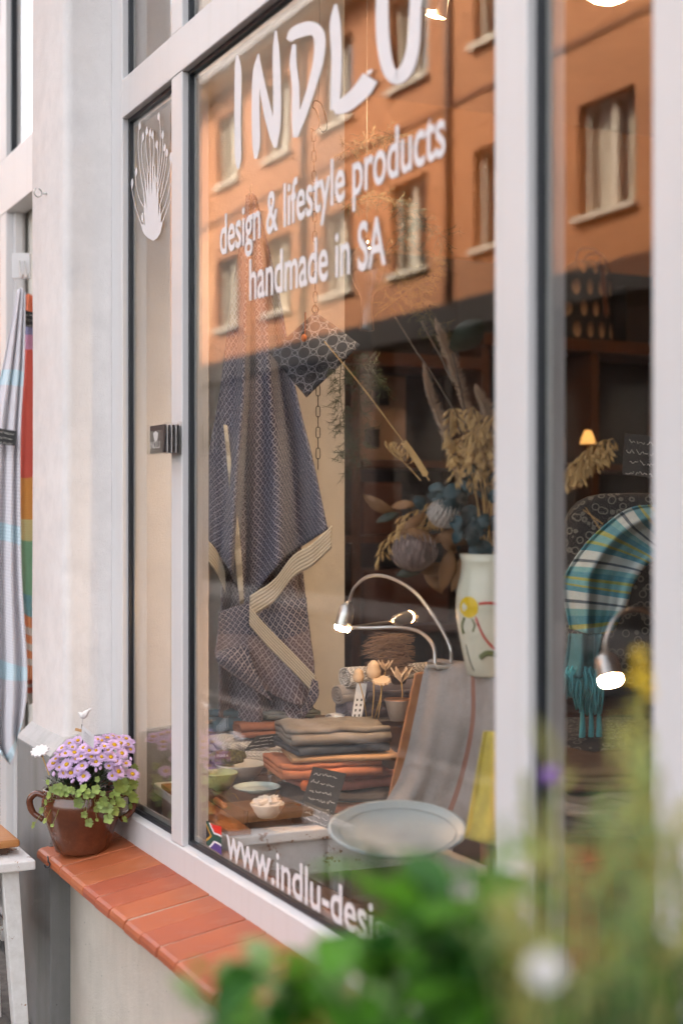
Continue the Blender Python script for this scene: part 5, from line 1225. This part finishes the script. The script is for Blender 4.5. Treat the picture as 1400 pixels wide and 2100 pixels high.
# business card holder
hd = thing('card_holder', 'clear acrylic card holder with dark business cards on the window post', 'card holder', ony(340, 930, -.02))
a, b = ony(304, 900, -.047), ony(337, 900, -.047); zt, zb_ = ony(304, 876, -.047).z, ony(320, 930, -.047).z
M_acr = m_glass('clear_acrylic', 1.25, (.96, .96, .96)); XA, XB = a.x, b.x
B(XA, XB, -.051, -.049, zb_, zt - .012).build('front', M_acr, hd); B(XA, XB, -.049, -.001, zb_ - .003, zb_ - .0005).build('bottom', M_acr, hd); B(XB + .0005, XB + .0025, -.05, -.001, zb_, zt + .006).build('side', M_acr, hd); B(XA - .0025, XA - .0005, -.05, -.001, zb_, zt + .006).build('side', M_acr, hd)
B(XB + .003, -3.43, -.008, -.0005, zb_ - .004, zt + .010).build('bracket', M_acr, hd)
crd = None
for k in range(7):
    y = -.044 + k * .0058; o = B(XA + .004, XB - .004, y, y + .0022, zb_ + .001, zt + .002 - .0012 * (k % 3)).build('card', pm('dark_card', (.025, .02, .025), .5) if k % 2 == 0 else pm('white_card_stock', (.6, .58, .58), .6), hd)
put_text(hd, 'INDLU', Vector((XA + .009, -.0446, zb_ + .014)), Vector((1, 0, 0)), UP, (XB - XA) * .6, M_vinyl)
decal('mark', [[(314, 888), (319, 884), (324, 888), (322, 902), (319, 906), (316, 902)]], hd, y=-.0448)

# ================================================================== ON THE STREET SIDE
# ring screw in the pier
rs = thing('ring_screw', 'small grey metal ring screw in the pale pier', 'hook', at(96, 397, 4.2))
c0 = ony(96, 397, -.14); o = RGT * -1
MB().tube([c0 + Vector((0, .01, 0)), c0 + Vector((0, -.012, .001))], .003, 8).build('shank', M_spacer, rs, smooth=True)
cc = c0 + Vector((-.004, -.026, .002)); MB().tube([cc + (RGT * .0 + Vector((.35, -1, 0)).normalized() * math.cos(t_)) * .0135 + UP * .0125 * math.sin(t_) for t_ in [R(x) for x in range(100, 440, 20)]], .0022, 7).build('ring', M_spacer, rs, smooth=True)

# towels in the doorway
rack = thing('hook_rack', 'white hook board with metal hooks in the doorway', 'hook rack', at(44, 560, 5.05))
MB().obox(at(44, 545, 5.06), RGT * .032, UP * .045, FWD * .008).build('board', M_frame, rack, bevel=.002)
for u in (40, 50): MB().tube(bez([at(u, 535, 5.04), at(u + 1, 548, 5.02), at(u + 2, 562, 5.0), at(u + 6, 568, 4.99), at(u + 8, 560, 4.98)], 5), .003, 6).build('hook', M_steel, rack, smooth=True)
def m_bands(name, stops, rows=60, ribs=0):
    N = NT(name); uv = N.n('UVMap'); s = N.n('SeparateXYZ'); N.l(uv.outputs[0], s.inputs[0])
    wv = N.math('ADD', s.outputs[1], N.math('MULTIPLY', N.noise(8, 2).outputs[0], .01))
    r = N.ramp(wv, stops); r.color_ramp.interpolation = 'CONSTANT'
    t = N.math('MULTIPLY_ADD', N.math('SINE', N.math('MULTIPLY', s.outputs[1], 6.28 * 220)), .5, .5)
    N.base(N.mix(.18, r.outputs[0], N.ramp(t, [(.3, (.2, .2, .2)), (.7, (.7, .68, .68))]).outputs[0])).set(Roughness=.95); N.bump(t, .3, .003); return N.m
GY, LB = (.74, .70, .73), (.64, .80, .86)
gt = thing('doorway_towel', 'pale grey towel with light blue bands hanging in the doorway', 'towel', at(20, 1500, 4.95))
def fold_d(s, t): return (.03 * math.sin(s * 17) + .012 * math.sin(s * 31 + 1)) * (.3 + .7 * t)
DT = 4.93
sheet('cloth', [[(36, 596, DT), (44, 590, DT), (52, 598, DT)], [(8, 740, DT), (30, 740, DT), (50, 745, DT)], [(-22, 900, DT), (14, 905, DT), (42, 905, DT)], [(-30, 1150, DT), (8, 1150, DT), (44, 1160, DT)], [(-30, 1350, DT), (10, 1370, DT), (56, 1380, DT)], [(-25, 1480, DT), (8, 1530, DT), (50, 1465, DT)], [(-18, 1500, DT), (22, 1568, DT), (40, 1500, DT)]],
      m_bands('grey_blue_bands', [(0, GY), (.19, LB), (.225, GY), (.45, LB), (.475, GY), (.66, LB), (.69, GY), (.88, LB), (.98, GY)]), gt, fold_d, 48, 70)
RB = [(0, (.75, .13, .02)), (.10, (.22, .22, .42)), (.15, (.62, .25, .42)), (.19, (.78, .06, .02)), (.50, (.80, .30, .01)), (.58, (.65, .55, .22)), (.62, (.14, .38, .20)), (.74, (.10, .33, .36)), (.80, (.78, .22, .05)), (.83, (.65, .55, .48)), (.855, (.78, .22, .05)), (.88, (.65, .55, .48)), (.905, (.78, .22, .05)), (.93, (.65, .55, .48)), (.955, (.78, .22, .05))]
rt_ = thing('doorway_towel', 'rainbow striped towel hanging beside the grey one in the doorway', 'towel', at(56, 1400, 5.0))
sheet('cloth', [[(53, 606, 5.02), (58, 602, 5.02), (66, 606, 5.02)], [(44, 700, 5.02), (56, 700, 5.02), (74, 700, 5.02)], [(36, 850, 5.02), (52, 850, 5.0), (80, 850, 5.02)], [(34, 980, 5.02), (50, 985, 5.0), (82, 980, 5.02)], [(36, 1150, 5.02), (52, 1160, 5.0), (84, 1160, 5.02)], [(48, 1280, 5.02), (58, 1290, 5.0), (84, 1300, 5.02)], [(56, 1390, 5.02), (62, 1395, 5.0), (84, 1390, 5.02)]], m_bands('rainbow_bands', RB), rt_, lambda s, t: .02 * math.sin(s * 9) * (.3 + t), 30, 80)
sheet('inner_side', [[(58, 640, 5.06), (66, 640, 5.06), (80, 640, 5.06)], [(52, 960, 5.06), (62, 960, 5.06), (80, 960, 5.06)], [(50, 1100, 5.06), (62, 1100, 5.06), (80, 1100, 5.06)], [(44, 1320, 5.06), (56, 1330, 5.06), (80, 1330, 5.06)], [(50, 1420, 5.06), (60, 1445, 5.06), (80, 1430, 5.06)]],
      m_bands('violet_bands', [(0, (.75, .13, .02)), (.12, (.13, .11, .24)), (.2, (.78, .06, .02)), (.42, (.6, .2, .36)), (.46, (.06, .14, .3)), (.56, (.10, .07, .2)), (.63, (.5, .02, .05)), (.75, (.7, .2, .03)), (.85, (.62, .1, .03)), (.9, (.5, .45, .4)), (.92, (.62, .1, .03)), (.95, (.5, .45, .4))]), rt_, lambda s, t: .015 * math.sin(s * 11), 24, 60)
chalk_tag('chalk tag with handwriting pinned on the grey doorway towel', at(12, 896, 4.86), RGT + Vector((0, 0, -.15)), UP + RGT * .05, .07, .052, 3, 12)
chalk_tag('chalk tag with handwriting pinned on the rainbow towel', at(64, 655, 4.95), RGT + Vector((0, 0, -.2)), UP + RGT * .05, .06, .055, 3, 13)

# worn white stool with a wooden board
sx1, sy1, szt = -3.86, -.262, .545
so_ = thing('wooden_stool', 'worn white painted stool standing before the plinth', 'stool', (-4.05, -.45, -.03))
B(sx1 - .42, sx1, sy1 - .40, sy1, szt - .026, szt).build('seat', M_worn, so_, bevel=.004)
ins = .03; lw = .046
for (cx, cyy, dx, dy) in ((sx1 - .055, sy1 - .062, .02, .035), (sx1 - .055, sy1 - .345, .02, -.035), (sx1 - .365, sy1 - .062, -.02, .035), (sx1 - .365, sy1 - .345, -.02, -.035)):
    m = MB(); h = lw / 2; zt2, zb2 = szt - .027, -.025
    m.add([(cx + i * h, cyy + j * h, zt2) for i, j in ((-1, -1), (1, -1), (1, 1), (-1, 1))] + [(cx + dx + i * h * .85, cyy + dy + j * h * .85, zb2) for i, j in ((-1, -1), (1, -1), (1, 1), (-1, 1))],
          [(0, 1, 2, 3), (7, 6, 5, 4), (0, 4, 5, 1), (1, 5, 6, 2), (2, 6, 7, 3), (3, 7, 4, 0)]); m.build('leg', M_worn, so_, bevel=.003)
for (x0, x1, y0, y1) in ((sx1 - .068, sx1 - .045, sy1 - .32, sy1 - .087), (sx1 - .375, sx1 - .352, sy1 - .32, sy1 - .087), (sx1 - .34, sx1 - .08, sy1 - .075, sy1 - .052), (sx1 - .34, sx1 - .08, sy1 - .355, sy1 - .332)):
    B(x0, x1, y0, y1, szt - .14, szt - .0275).build('apron', M_worn, so_, bevel=.002)
    B(x0 + .004, x1 - .004, y0, y1, szt - .235, szt - .195).build('stretcher', M_worn, so_, bevel=.002)
wb = thing('wooden_board', 'orange brown wooden board lying on the white stool', 'board', (-4.0, -.6, szt))
yb = onx(27, 1722, -4.02).y
m = MB().box(sx1 - .30, sx1 - .075, yb - .28, yb, szt + .022, szt + .044); m.build('plank', m_wood('honey_wood', (.33, .12, .03), (.5, .22, .07), 3, .4, (12, 1, 12)), wb, bevel=.008, seg=3)
for x in (sx1 - .26, sx1 - .115): B(x - .015, x + .015, yb - .06, yb - .03, szt + .0005, szt + .0215).build('foot', M_brown, wb); B(x - .015, x + .015, yb - .25, yb - .22, szt + .0005, szt + .0215).build('foot', M_brown, wb)

# ---- glazed brown pot with asters and ivy
PX, PY = -3.877, -.128; PZ0 = SZ(PY) + .0035; pc = Vector((PX, PY, PZ0))
pot = thing('flower_pot', 'glazed brown two handled pot standing on the red tile sill', 'pot', pc)
def m_pot():
    N = NT('brown_salt_glaze'); n = N.noise(14, 6, .7); sp = N.noise(260, 4, .8); s = N.n('SeparateXYZ'); N.l(N.co(), s.inputs[0])
    o = N.ramp(n.outputs[0], [(.25, (.075, .02, .009)), (.55, (.125, .036, .015)), (.8, (.19, .065, .03))]).outputs[0]
    low = N.ramp(s.outputs[2], [(.0, (1, 1, 1)), (.1, (0, 0, 0))]).outputs[0]
    f = N.math('MULTIPLY', N.ramp(sp.outputs[0], [(.6, (0, 0, 0)), (.66, (1, 1, 1))]).outputs[0], N.math('MULTIPLY', low, N.ramp(n.outputs[0], [(.45, (0, 0, 0)), (.6, (1, 1, 1))]).outputs[0]))
    o = N.mix(N.math('MULTIPLY', f, .8), o, (.02, .012, .01)); N.base(o); N.l(N.ramp(n.outputs[0], [(.3, (.12,) * 3), (.7, (.3,) * 3)]).outputs[0], N.b.inputs['Roughness']); N.set(Coat_Weight=.5, Coat_Roughness=.08).bump(n.outputs[0], .12, .004); return N.m
M_pot = m_pot()
prof = [(.069, 0), (.074, .003), (.078, .02), (.092, .06), (.104, .095), (.1115, .125), (.110, .145), (.1035, .160), (.1035, .166), (.108, .170), (.1075, .176), (.101, .177), (.098, .168), (.10, .14), (.08, .13), (1e-7, .13)]
MB().lathe(prof, pc, 48, wob=.003).build('body', M_pot, pot, smooth=True)
for sg in (-1, 1):
    q = RGT * sg; MB().tube(bez([pc + q * .100 + UP * .150, pc + q * .128 + UP * .158, pc + q * .146 + UP * .138, pc + q * .136 + UP * .105, pc + q * .108 + UP * .085], 7), [.009] * 7 + [.0095] * 14 + [.0085] * 8, 9).build('handle', M_pot, pot, smooth=True)
MB().lathe([(1e-7, .1315), (.0985, .1315), (.0985, .158), (1e-7, .160)], pc, 24).build('soil', pm('potting_soil', (.03, .02, .013), .95, bump=.8, bscale=60), pot, smooth=True)
ast = thing('aster_plant', 'mauve asters with yellow centres growing in the brown pot', 'flowers', pc + UP * .158)
M_pet = pm('mauve_petal', (.64, .44, .68), .7, var=.12, vscale=80, rand=.14); M_pet.node_tree.nodes['Principled BSDF'].inputs['Subsurface Weight'].default_value = 0
M_eye = pm('aster_eye', (.62, .36, .01), .8, var=.2, vscale=300)
def daisy_mesh(npet, r, seed):
    rr = random.Random(seed); m = MB()
    for lay in range(2):
        for k in range(npet):
            a = 2 * math.pi * (k + .5 * lay) / npet + rr.uniform(-.06, .06); L = r * rr.uniform(.88, 1.05) * (1 if lay == 0 else .84); o = Vector((math.cos(a), math.sin(a), 0)); s = Vector((-o.y, o.x, 0)); h = .10 + .16 * lay + rr.uniform(-.1, .1); w_ = r * .15
            m.add([o * r * .18 + s * w_ * .4, o * r * .18 - s * w_ * .4, o * L * .65 - s * w_ + UP * L * h * .7, o * L * .65 + s * w_ + UP * L * h * .7, o * L + UP * L * (h - .05)], [(0, 1, 2, 3), (3, 2, 4)])
    return m
protos = []
for k in range(3):
    o = daisy_mesh(19 + k, .0205, k).build('flower', M_pet, ast, local=True); e = MB().ball((0, 0, .002), .0058, 10, 6, (1, 1, .55)).build('eye', M_eye, o, smooth=True, local=True); protos.append([o, False])
heads = [(500, 370), (560, 348), (445, 402), (435, 450), (535, 435), (585, 462), (655, 465), (480, 520), (590, 530), (430, 540), (510, 582), (600, 605), (362, 537), (730, 350), (810, 320), (820, 380), (865, 368), (905, 335), (916, 380), (775, 415), (730, 465), (795, 467), (875, 440), (905, 512), (832, 498), (780, 530), (805, 602), (850, 570), (950, 590), (690, 420), (640, 420), (935, 412), (400, 480), (690, 500), (545, 480), (470, 440), (600, 400), (560, 560), (750, 390), (850, 330), (770, 330), (930, 360), (660, 370), (620, 360), (700, 340), (520, 395), (385, 510), (460, 580)]
rr = random.Random(21); ctr = pc + UP * .16
plc = at(188, 1585, 3.93)
for i, (zx, zy) in enumerate(heads):
    u, v = zx / 3.5, 1420 + zy / 3.5; ru, rv = (u - 186) / 100, (v - 1575) / 75; q = max(0, 1 - ru * ru - rv * rv); d = 3.955 - .095 * math.sqrt(q) + (.03 if v < 1525 else 0)
    p = at(u, v, d); nd = ((p - (plc + FWD * .04 - UP * .08)).normalized() + UP * (.45 + rr.uniform(-.35, .35)) - FWD * (.45 + rr.uniform(-.3, .3)) + RGT * rr.uniform(-.35, .35)).normalized()
    k = i % 3; o, used = protos[k]
    if used: o = copy_tree(protos[k][0], ast)
    protos[k][1] = True
    o.location = p - ast.location; o.rotation_mode = 'QUATERNION'; qn = nd.to_track_quat('Z', 'Y'); o.rotation_quaternion = qn; s = rr.uniform(.72, 1.15); o.scale = (s, s, s)
    if i % 2 == 0: MB().tube(bez([pc + UP * .15 + (p - pc - UP * .15) * .1, (pc + UP * .16) * .45 + p * .55 + UP * .012, p - nd * .002], 4), .0013, 4).build('stem', M_fern, ast)
bud = None
for k, (zx, zy) in enumerate(((395, 440), (690, 385), (640, 505), (720, 545), (520, 640), (870, 545), (940, 480), (475, 610), (690, 560), (385, 590), (835, 625), (580, 655))):
    p = at(zx / 3.5, 1420 + zy / 3.5, 3.86); s = .7 + .09 * (k % 5)
    if bud is None: bud = MB().lathe([(.0012, -.006), (.004, -.003), (.0046, .001), (.0036, .005), (.0008, .0085)], (0, 0, 0), 9).build('bud', M_pet, ast, local=True, smooth=True); o = bud
    else: o = bud.copy(); col.objects.link(o)
    o.location = p - ast.location; o.rotation_euler = (rr.uniform(-.7, .7), rr.uniform(-.7, .7), 0); o.scale = (s, s, s)
m = MB()
for k in range(900):
    a = rr.uniform(0, 6.28); e = rr.uniform(.05, 1.3); r_ = rr.uniform(.3, 1); o = Vector((math.cos(a) * math.cos(e), math.sin(a) * math.cos(e), math.sin(e))); b = pc + UP * .17 + Vector((o.x * .095, o.y * .095, o.z * .075)) * r_
    if b.y > -.02: continue
    t_ = b + (o + UP * rr.uniform(-.3, .6) + Vector((rr.uniform(-.6, .6), rr.uniform(-.6, .6), 0))).normalized() * rr.uniform(.012, .026); leaf_mesh(m, b, t_, .006, UP + o * .3, .2, 3)
tag(m.build('foliage', pm('aster_leaf', (.022, .045, .014), .6, var=.3, vscale=40), ast), kind='stuff')
# ivy: trailing stems with scalloped pale leaves
iv = thing('ivy_plant', 'pale green scalloped ivy trailing over the rim of the brown pot', 'plant', pc + UP * .16)
M_ivy = leafmat('ivy_leaf', (.24, .33, .08), .5, .25, 60, .25, .3); M_ivst = pm('ivy_stem', (.24, .26, .07), .7)
def ivy_leaf(s):
    m = MB(); n = 30; V = [Vector((0, 0, 0))]
    for k in range(n):
        a = 2 * math.pi * k / n; r = s * (1 + .13 * math.cos(a * 5)) * (.5 if k == 0 else 1); V.append(Vector((r * math.cos(a), r * math.sin(a), .18 * s * (r / s) ** 2 + .05 * s * math.sin(3 * a))))
    m.add(V, [(0, k + 1, (k + 1) % n + 1) for k in range(n)]); return m
IL = [ivy_leaf(.0125).build('leaf', M_ivy, iv, local=True, smooth=True), False]
spots = [(565, 795, 1.2), (500, 700, .8), (570, 725, 1), (600, 690, 1), (630, 715, .9), (690, 700, 1), (720, 810, 1), (745, 785, 1.1), (780, 835, 1.3), (825, 855, 1.1), (780, 910, 1.1), (870, 800, 1.1), (810, 790, .8), (850, 680, 1.5), (885, 665, 1.4), (920, 690, 1.3), (960, 660, 1.1), (955, 760, 1.6), (935, 820, .8), (605, 880, .9), (640, 938, 1.1), (695, 918, .4), (412, 710, 1), (445, 720, 1), (380, 700, 1), (465, 690, .8), (355, 740, .9), (300, 850, .8), (330, 790, .7), (325, 925, .7), (375, 958, .5), (243, 955, .8), (520, 708, .8), (660, 740, .9), (905, 720, 1.1), (840, 720, 1), (800, 740, .8), (740, 730, .8), (345, 645, .7), (400, 680, .8), (430, 675, .8), (930, 640, 1), (895, 915, .7), (690, 840, .7), (735, 840, .9), (850, 760, .8), (965, 545, 1), (990, 610, .5), (700, 625, .7), (560, 740, .8), (480, 735, .7), (620, 745, .8)]
for i, (zx, zy, s) in enumerate(spots):
    u, v = zx / 3.5, 1420 + zy / 3.5; a = (u - 168) / 95; d = 3.965 - .105 * math.sqrt(max(0, 1 - min(1, a * a))) - .018; p = at(u, v, d)
    o = IL[0] if not IL[1] else IL[0].copy()
    if IL[1]: col.objects.link(o)
    IL[1] = True
    nd = (-FWD * .8 + UP * rr.uniform(.1, .9) + RGT * (a * .6 + rr.uniform(-.5, .5))).normalized(); o.location = p - iv.location; o.rotation_mode = 'QUATERNION'; o.rotation_quaternion = nd.to_track_quat('Z', 'Y') @ Vector((0, 0, 1)).rotation_difference(Vector((0, 0, 1))); s *= rr.uniform(.85, 1.05); o.scale = (s, s, s)
    rim = at(u * .75 + 45, 1640, 3.965 - .1 * math.sqrt(max(0, 1 - min(1, a * a))))
    if i % 2 == 0 or zy > 760: MB().tube(bez([rim, (rim + p) / 2 - FWD * .012 + RGT * rr.uniform(-.006, .006), p], 4), .0008, 4).build('stem', M_ivst, iv, smooth=True)
# fine silver tangle at the left of the rim
m = MB()
for k in range(60):
    p = at(rr.uniform(96, 124), rr.uniform(1595, 1640), 3.9 + rr.uniform(-.03, .03)); q = p + (RGT * rr.uniform(-1, 1) + UP * rr.uniform(-1, 1)) * .014; m.tube([p, (p + q) / 2 + UP * .003, q], .0006, 3, False)
tag(m.build('silver_tangle', pm('silver_thread', (.42, .42, .36), .8), iv), kind='stuff')
# ceramic ornaments on sticks
M_bisc = pm('white_bisque', (.74, .70, .68), .6, var=.05)
bi = thing('bird_ornament', 'white ceramic bird on a stick with a card above the asters', 'ornament', at(170, 1500, 3.88))
c = at(169, 1466, 3.88); MB().tube(bez([at(160, 1462, 3.88), at(164, 1464, 3.88), at(171, 1468, 3.88), at(178, 1461, 3.88), at(183, 1456, 3.88), at(188, 1455, 3.88)], 4), [.001] + [.003] * 3 + [.0055] * 2 + [.0085] * 6 + [.006] * 2 + [.0038] * 3 + [.002] * 3 + [.0006], 10).build('body', M_bisc, bi, smooth=True)
MB().tube([at(169, 1470, 3.88), at(168, 1486, 3.88)], .0018, 6).build('stick', M_bisc, bi); MB().tube([at(168, 1484, 3.88), at(170, 1540, 3.9)], .0014, 6).build('stick', M_iron, bi)
MB().obox(at(163, 1498, 3.87), RGT * .0115 - UP * .003, UP * .0033 + RGT * .001, FWD * .003).build('clothes_peg', M_cork, bi)
cd = MB().obox(at(180, 1512, 3.79), RGT * .0155 - UP * .014 + FWD * .004, UP * .018 + RGT * .001, FWD * .0004); cd.build('card', pm('white_paper2', (.72, .70, .70), .7), bi)
scribble(bi, at(180, 1512, 3.786) - RGT * .0145 - UP * .006, (RGT * .0155 - UP * .014).normalized(), UP, .036, .03, 5, pm('grey_ink', (.2, .2, .22), .8), 5, .0003)
do = thing('daisy_ornament', 'white scalloped ceramic disc on a stick left of the asters', 'ornament', at(98, 1570, 3.86))
c = at(82, 1542, 3.86); n = 66; nd = (UP * .8 - FWD * .45 + RGT * -.12).normalized(); e1 = nd.cross(FWD).normalized(); e2 = nd.cross(e1)
m = MB(); m.prism([c + (e1 * math.cos(2 * math.pi * k / n) + e2 * math.sin(2 * math.pi * k / n)) * .0235 * (1 + .12 * math.cos(2 * math.pi * k / n * 11)) for k in range(n)], nd * .005); m.build('disc', M_bisc, do, bevel=.001)
MB().tube([at(85, 1546, 3.86), at(101, 1590, 3.88)], .0017, 6).build('stick', M_strawm, do)
# ================================================================== FOREGROUND PLANTING (close to the lens)
rr = random.Random(33)
M_lf = [leafmat('leaf_green%d' % i, c, .6, trans=.42) for i, c in enumerate(((.10, .30, .025), (.19, .42, .035), (.035, .15, .02), (.30, .42, .18), (.02, .09, .015)))]
pb = thing('planter_box', 'tall wooden planter box holding the leafy foreground plants', 'planter', (-.95, -1.0, -.03))
c = at(1000, 2300, 1.15)
MB().obox((c.x, c.y, .40), (.20, 0, 0), (0, .26, 0), (0, 0, .42)).build('box', M_brown, pb, bevel=.006)
MB().obox((c.x, c.y, .8205), (.19, 0, 0), (0, .25, 0), (0, 0, .0005)).build('soil', pm('soil2', (.03, .02, .013), .95), pb)
def leafy(label, tops, d0, d1, nleaf, lsize, mats, seed, root):
    """a leafy perennial: stems rising from the box, each carrying pairs of leaves"""
    rr = random.Random(seed); t = thing('leafy_plant', label, 'plant', root)
    for (u, v) in tops:
        d = rr.uniform(d0, d1); top = at(u, v, d); bot = Vector((root[0] + rr.uniform(-.14, .14), root[1] + rr.uniform(-.18, .18), .822)); P = bez([bot, bot * .5 + top * .5 + RGT * rr.uniform(-.02, .02) + UP * .03, top], 10)
        MB().tube(P, [.003 - .0015 * i / len(P) for i in range(len(P))], 5).build('stem', M_lf[2], t, smooth=True)
        for k in range(nleaf):
            f = 1 - (k / nleaf) * .62; p = P[min(len(P) - 1, int(f * (len(P) - 1)))]; a = rr.uniform(0, 6.28); o = (RGT * math.cos(a) + FWD * math.sin(a) * .8 + UP * rr.uniform(-.15, .65)).normalized(); L = lsize * rr.uniform(.7, 1.2)
            m = MB(); leaf_mesh(m, p, p + o * L, L * rr.uniform(.42, .6), UP + o * -.3 + Vector((rr.uniform(-.4, .4), rr.uniform(-.4, .4), 0)), .3, 5); m.build('leaf', mats[rr.randrange(len(mats))], t, smooth=True)
    return t
root = (c.x, c.y, .82)
leafy('leafy green plant filling the lower middle, nearest the lens', [(800, 1830), (830, 1800), (880, 1770), (930, 1800), (985, 1830), (740, 1960), (680, 2010), (860, 1880), (950, 1900), (780, 1950), (900, 1990), (1020, 1930), (1050, 2000), (850, 2060), (960, 2060), (1000, 1790), (920, 1850), (790, 1800), (830, 1870), (860, 1840), (900, 1930), (800, 1940), (830, 1930), (960, 1960)], 1.02, 1.3, 14, .062, [M_lf[0], M_lf[1], M_lf[0], M_lf[2], M_lf[2], M_lf[4], M_lf[0], M_lf[3]], 1, root)
leafy('low leafy plant reaching left across the tile sill', [(450, 2010), (520, 1990), (590, 2010), (480, 2075), (560, 2070), (640, 2060), (700, 2060), (420, 2080)], 1.05, 1.25, 16, .058, [M_lf[0], M_lf[1], M_lf[0], M_lf[2], M_lf[3]], 2, root)
leafy('dark leafy plant at the lower right edge', [(1080, 2060), (1150, 2040), (1230, 2020), (1300, 1990), (1370, 1960), (1180, 2090), (1280, 2080), (1390, 2060)], 1.0, 1.2, 18, .055, [M_lf[2], M_lf[4], M_lf[4], M_lf[0]], 3, root)
# slender grassy stems with seed heads and flowers
M_gr = leafmat('grass_green', (.22, .30, .10)); M_ol = leafmat('olive_stem', (.34, .32, .09)); M_yl = pm('yellow_flower', (.75, .48, .02), .6, var=.15); M_pu = pm('purple_flower', (.22, .10, .36), .6); M_wh = pm('white_flower', (.6, .57, .55), .6)
gp = thing('grassy_plant', 'pale grassy stems blurred in front of the white posts', 'plant', root)
m = MB(); mm = MB()
for k in range(34):
    u = rr.uniform(1010, 1420); vt = rr.uniform(1560, 1900) - (60 if u > 1250 else 0); d = rr.uniform(.85, 1.2); top = at(u, vt, d); bot = at(u + rr.uniform(-60, 60), 2250, d + rr.uniform(-.05, .05)); mid = (top + bot) / 2 + RGT * rr.uniform(-.03, .03)
    P = bez([bot, mid, top], 6); (m if k % 2 else mm).tube(P, [.0022 - .0015 * i / len(P) for i in range(len(P))], 4, False)
    for j in range(5):
        p = P[rr.randrange(4, len(P))]; o = (RGT * rr.uniform(-1, 1) + FWD * rr.uniform(-1, 1) + UP * rr.uniform(.2, 1)).normalized(); leaf_mesh(m if k % 2 else mm, p, p + o * rr.uniform(.02, .06), .006, UP - FWD * .5, .2, 3)
tag(m.build('stems', M_gr, gp), kind='stuff'); tag(mm.build('stems', M_ol, gp), kind='stuff')
def spire(label, u, v0, v1, d, mat, mat2, r, seed, cat='flower', headlen=.35):
    rr = random.Random(seed); t = thing('flower_spire', label, cat, at(u, 2200, d)); top, bot = at(u, v0, d), at(u - 10, 2250, d); MB().tube(bez([bot, (top + bot) / 2 + RGT * .01, top], 8), .0025, 5).build('stem', M_ol, t, smooth=True)
    m = MB()
    for k in range(30):
        f = rr.random(); p = at(u, v0 + (v1 - v0) * f, d); o = (RGT * rr.uniform(-1, 1) + FWD * rr.uniform(-1, 1) + UP * rr.uniform(-.2, .9)).normalized(); leaf_mesh(m, p, p + o * r * (.35 + .5 * f), r * .28, UP - FWD, .3, 3)
    tag(m.build('petals', mat, t), kind='stuff'); return t
spire('tall yellow flower spire at the right edge of the pane', 1312, 1335, 1430, 1.28, M_yl, None, .022, 1)
spire('olive seed spire below the yellow flower', 1300, 1440, 1700, 1.25, pm('olive_head', (.36, .32, .06), .7, var=.3), None, .022, 2)
spire('yellow green seed spire beside the right mullion', 1325, 1500, 1780, 1.2, M_ol, None, .025, 3)
spire('green seed head before the wide white mullion', 1075, 1590, 1760, 1.25, M_gr, None, .016, 5)
spire('yellow flower low among the dark leaves', 1255, 1920, 1985, 1.1, M_yl, None, .016, 6)
spire('pale green seed head at the right edge', 1385, 1700, 1950, 1.15, M_gr, None, .022, 7)
t = thing('purple_flower', 'small purple flower in front of the black gasket', 'flower', at(1130, 2200, 1.3)); MB().tube(bez([at(1120, 2250, 1.3), at(1135, 1900, 1.3), at(1130, 1600, 1.3)], 8), .002, 5).build('stem', M_gr, t); m = MB().ball(at(1130, 1592, 1.3), .009, 10, 7); m.build('head', M_pu, t, smooth=True)
t = thing('white_flower', 'round white flower low among the leaves', 'flower', at(1115, 2200, .8)); p = at(1116, 1992, .80); MB().tube(bez([at(1110, 2260, .8), at(1112, 2120, .8), p], 8), .002, 5).build('stem', M_gr, t)
m = MB(); nd = (UP * .6 - FWD).normalized(); q = nd.to_track_quat('Z', 'Y')
for k in range(16):
    a = 2 * math.pi * k / 16; o = q @ Vector((math.cos(a), math.sin(a), .2)); leaf_mesh(m, p, p + o * .0105, .006, nd, .2, 3)
m.build('petals', M_wh, t); MB().ball(p + nd * .002, .005, 8, 5).build('eye', M_wh, t, smooth=True)
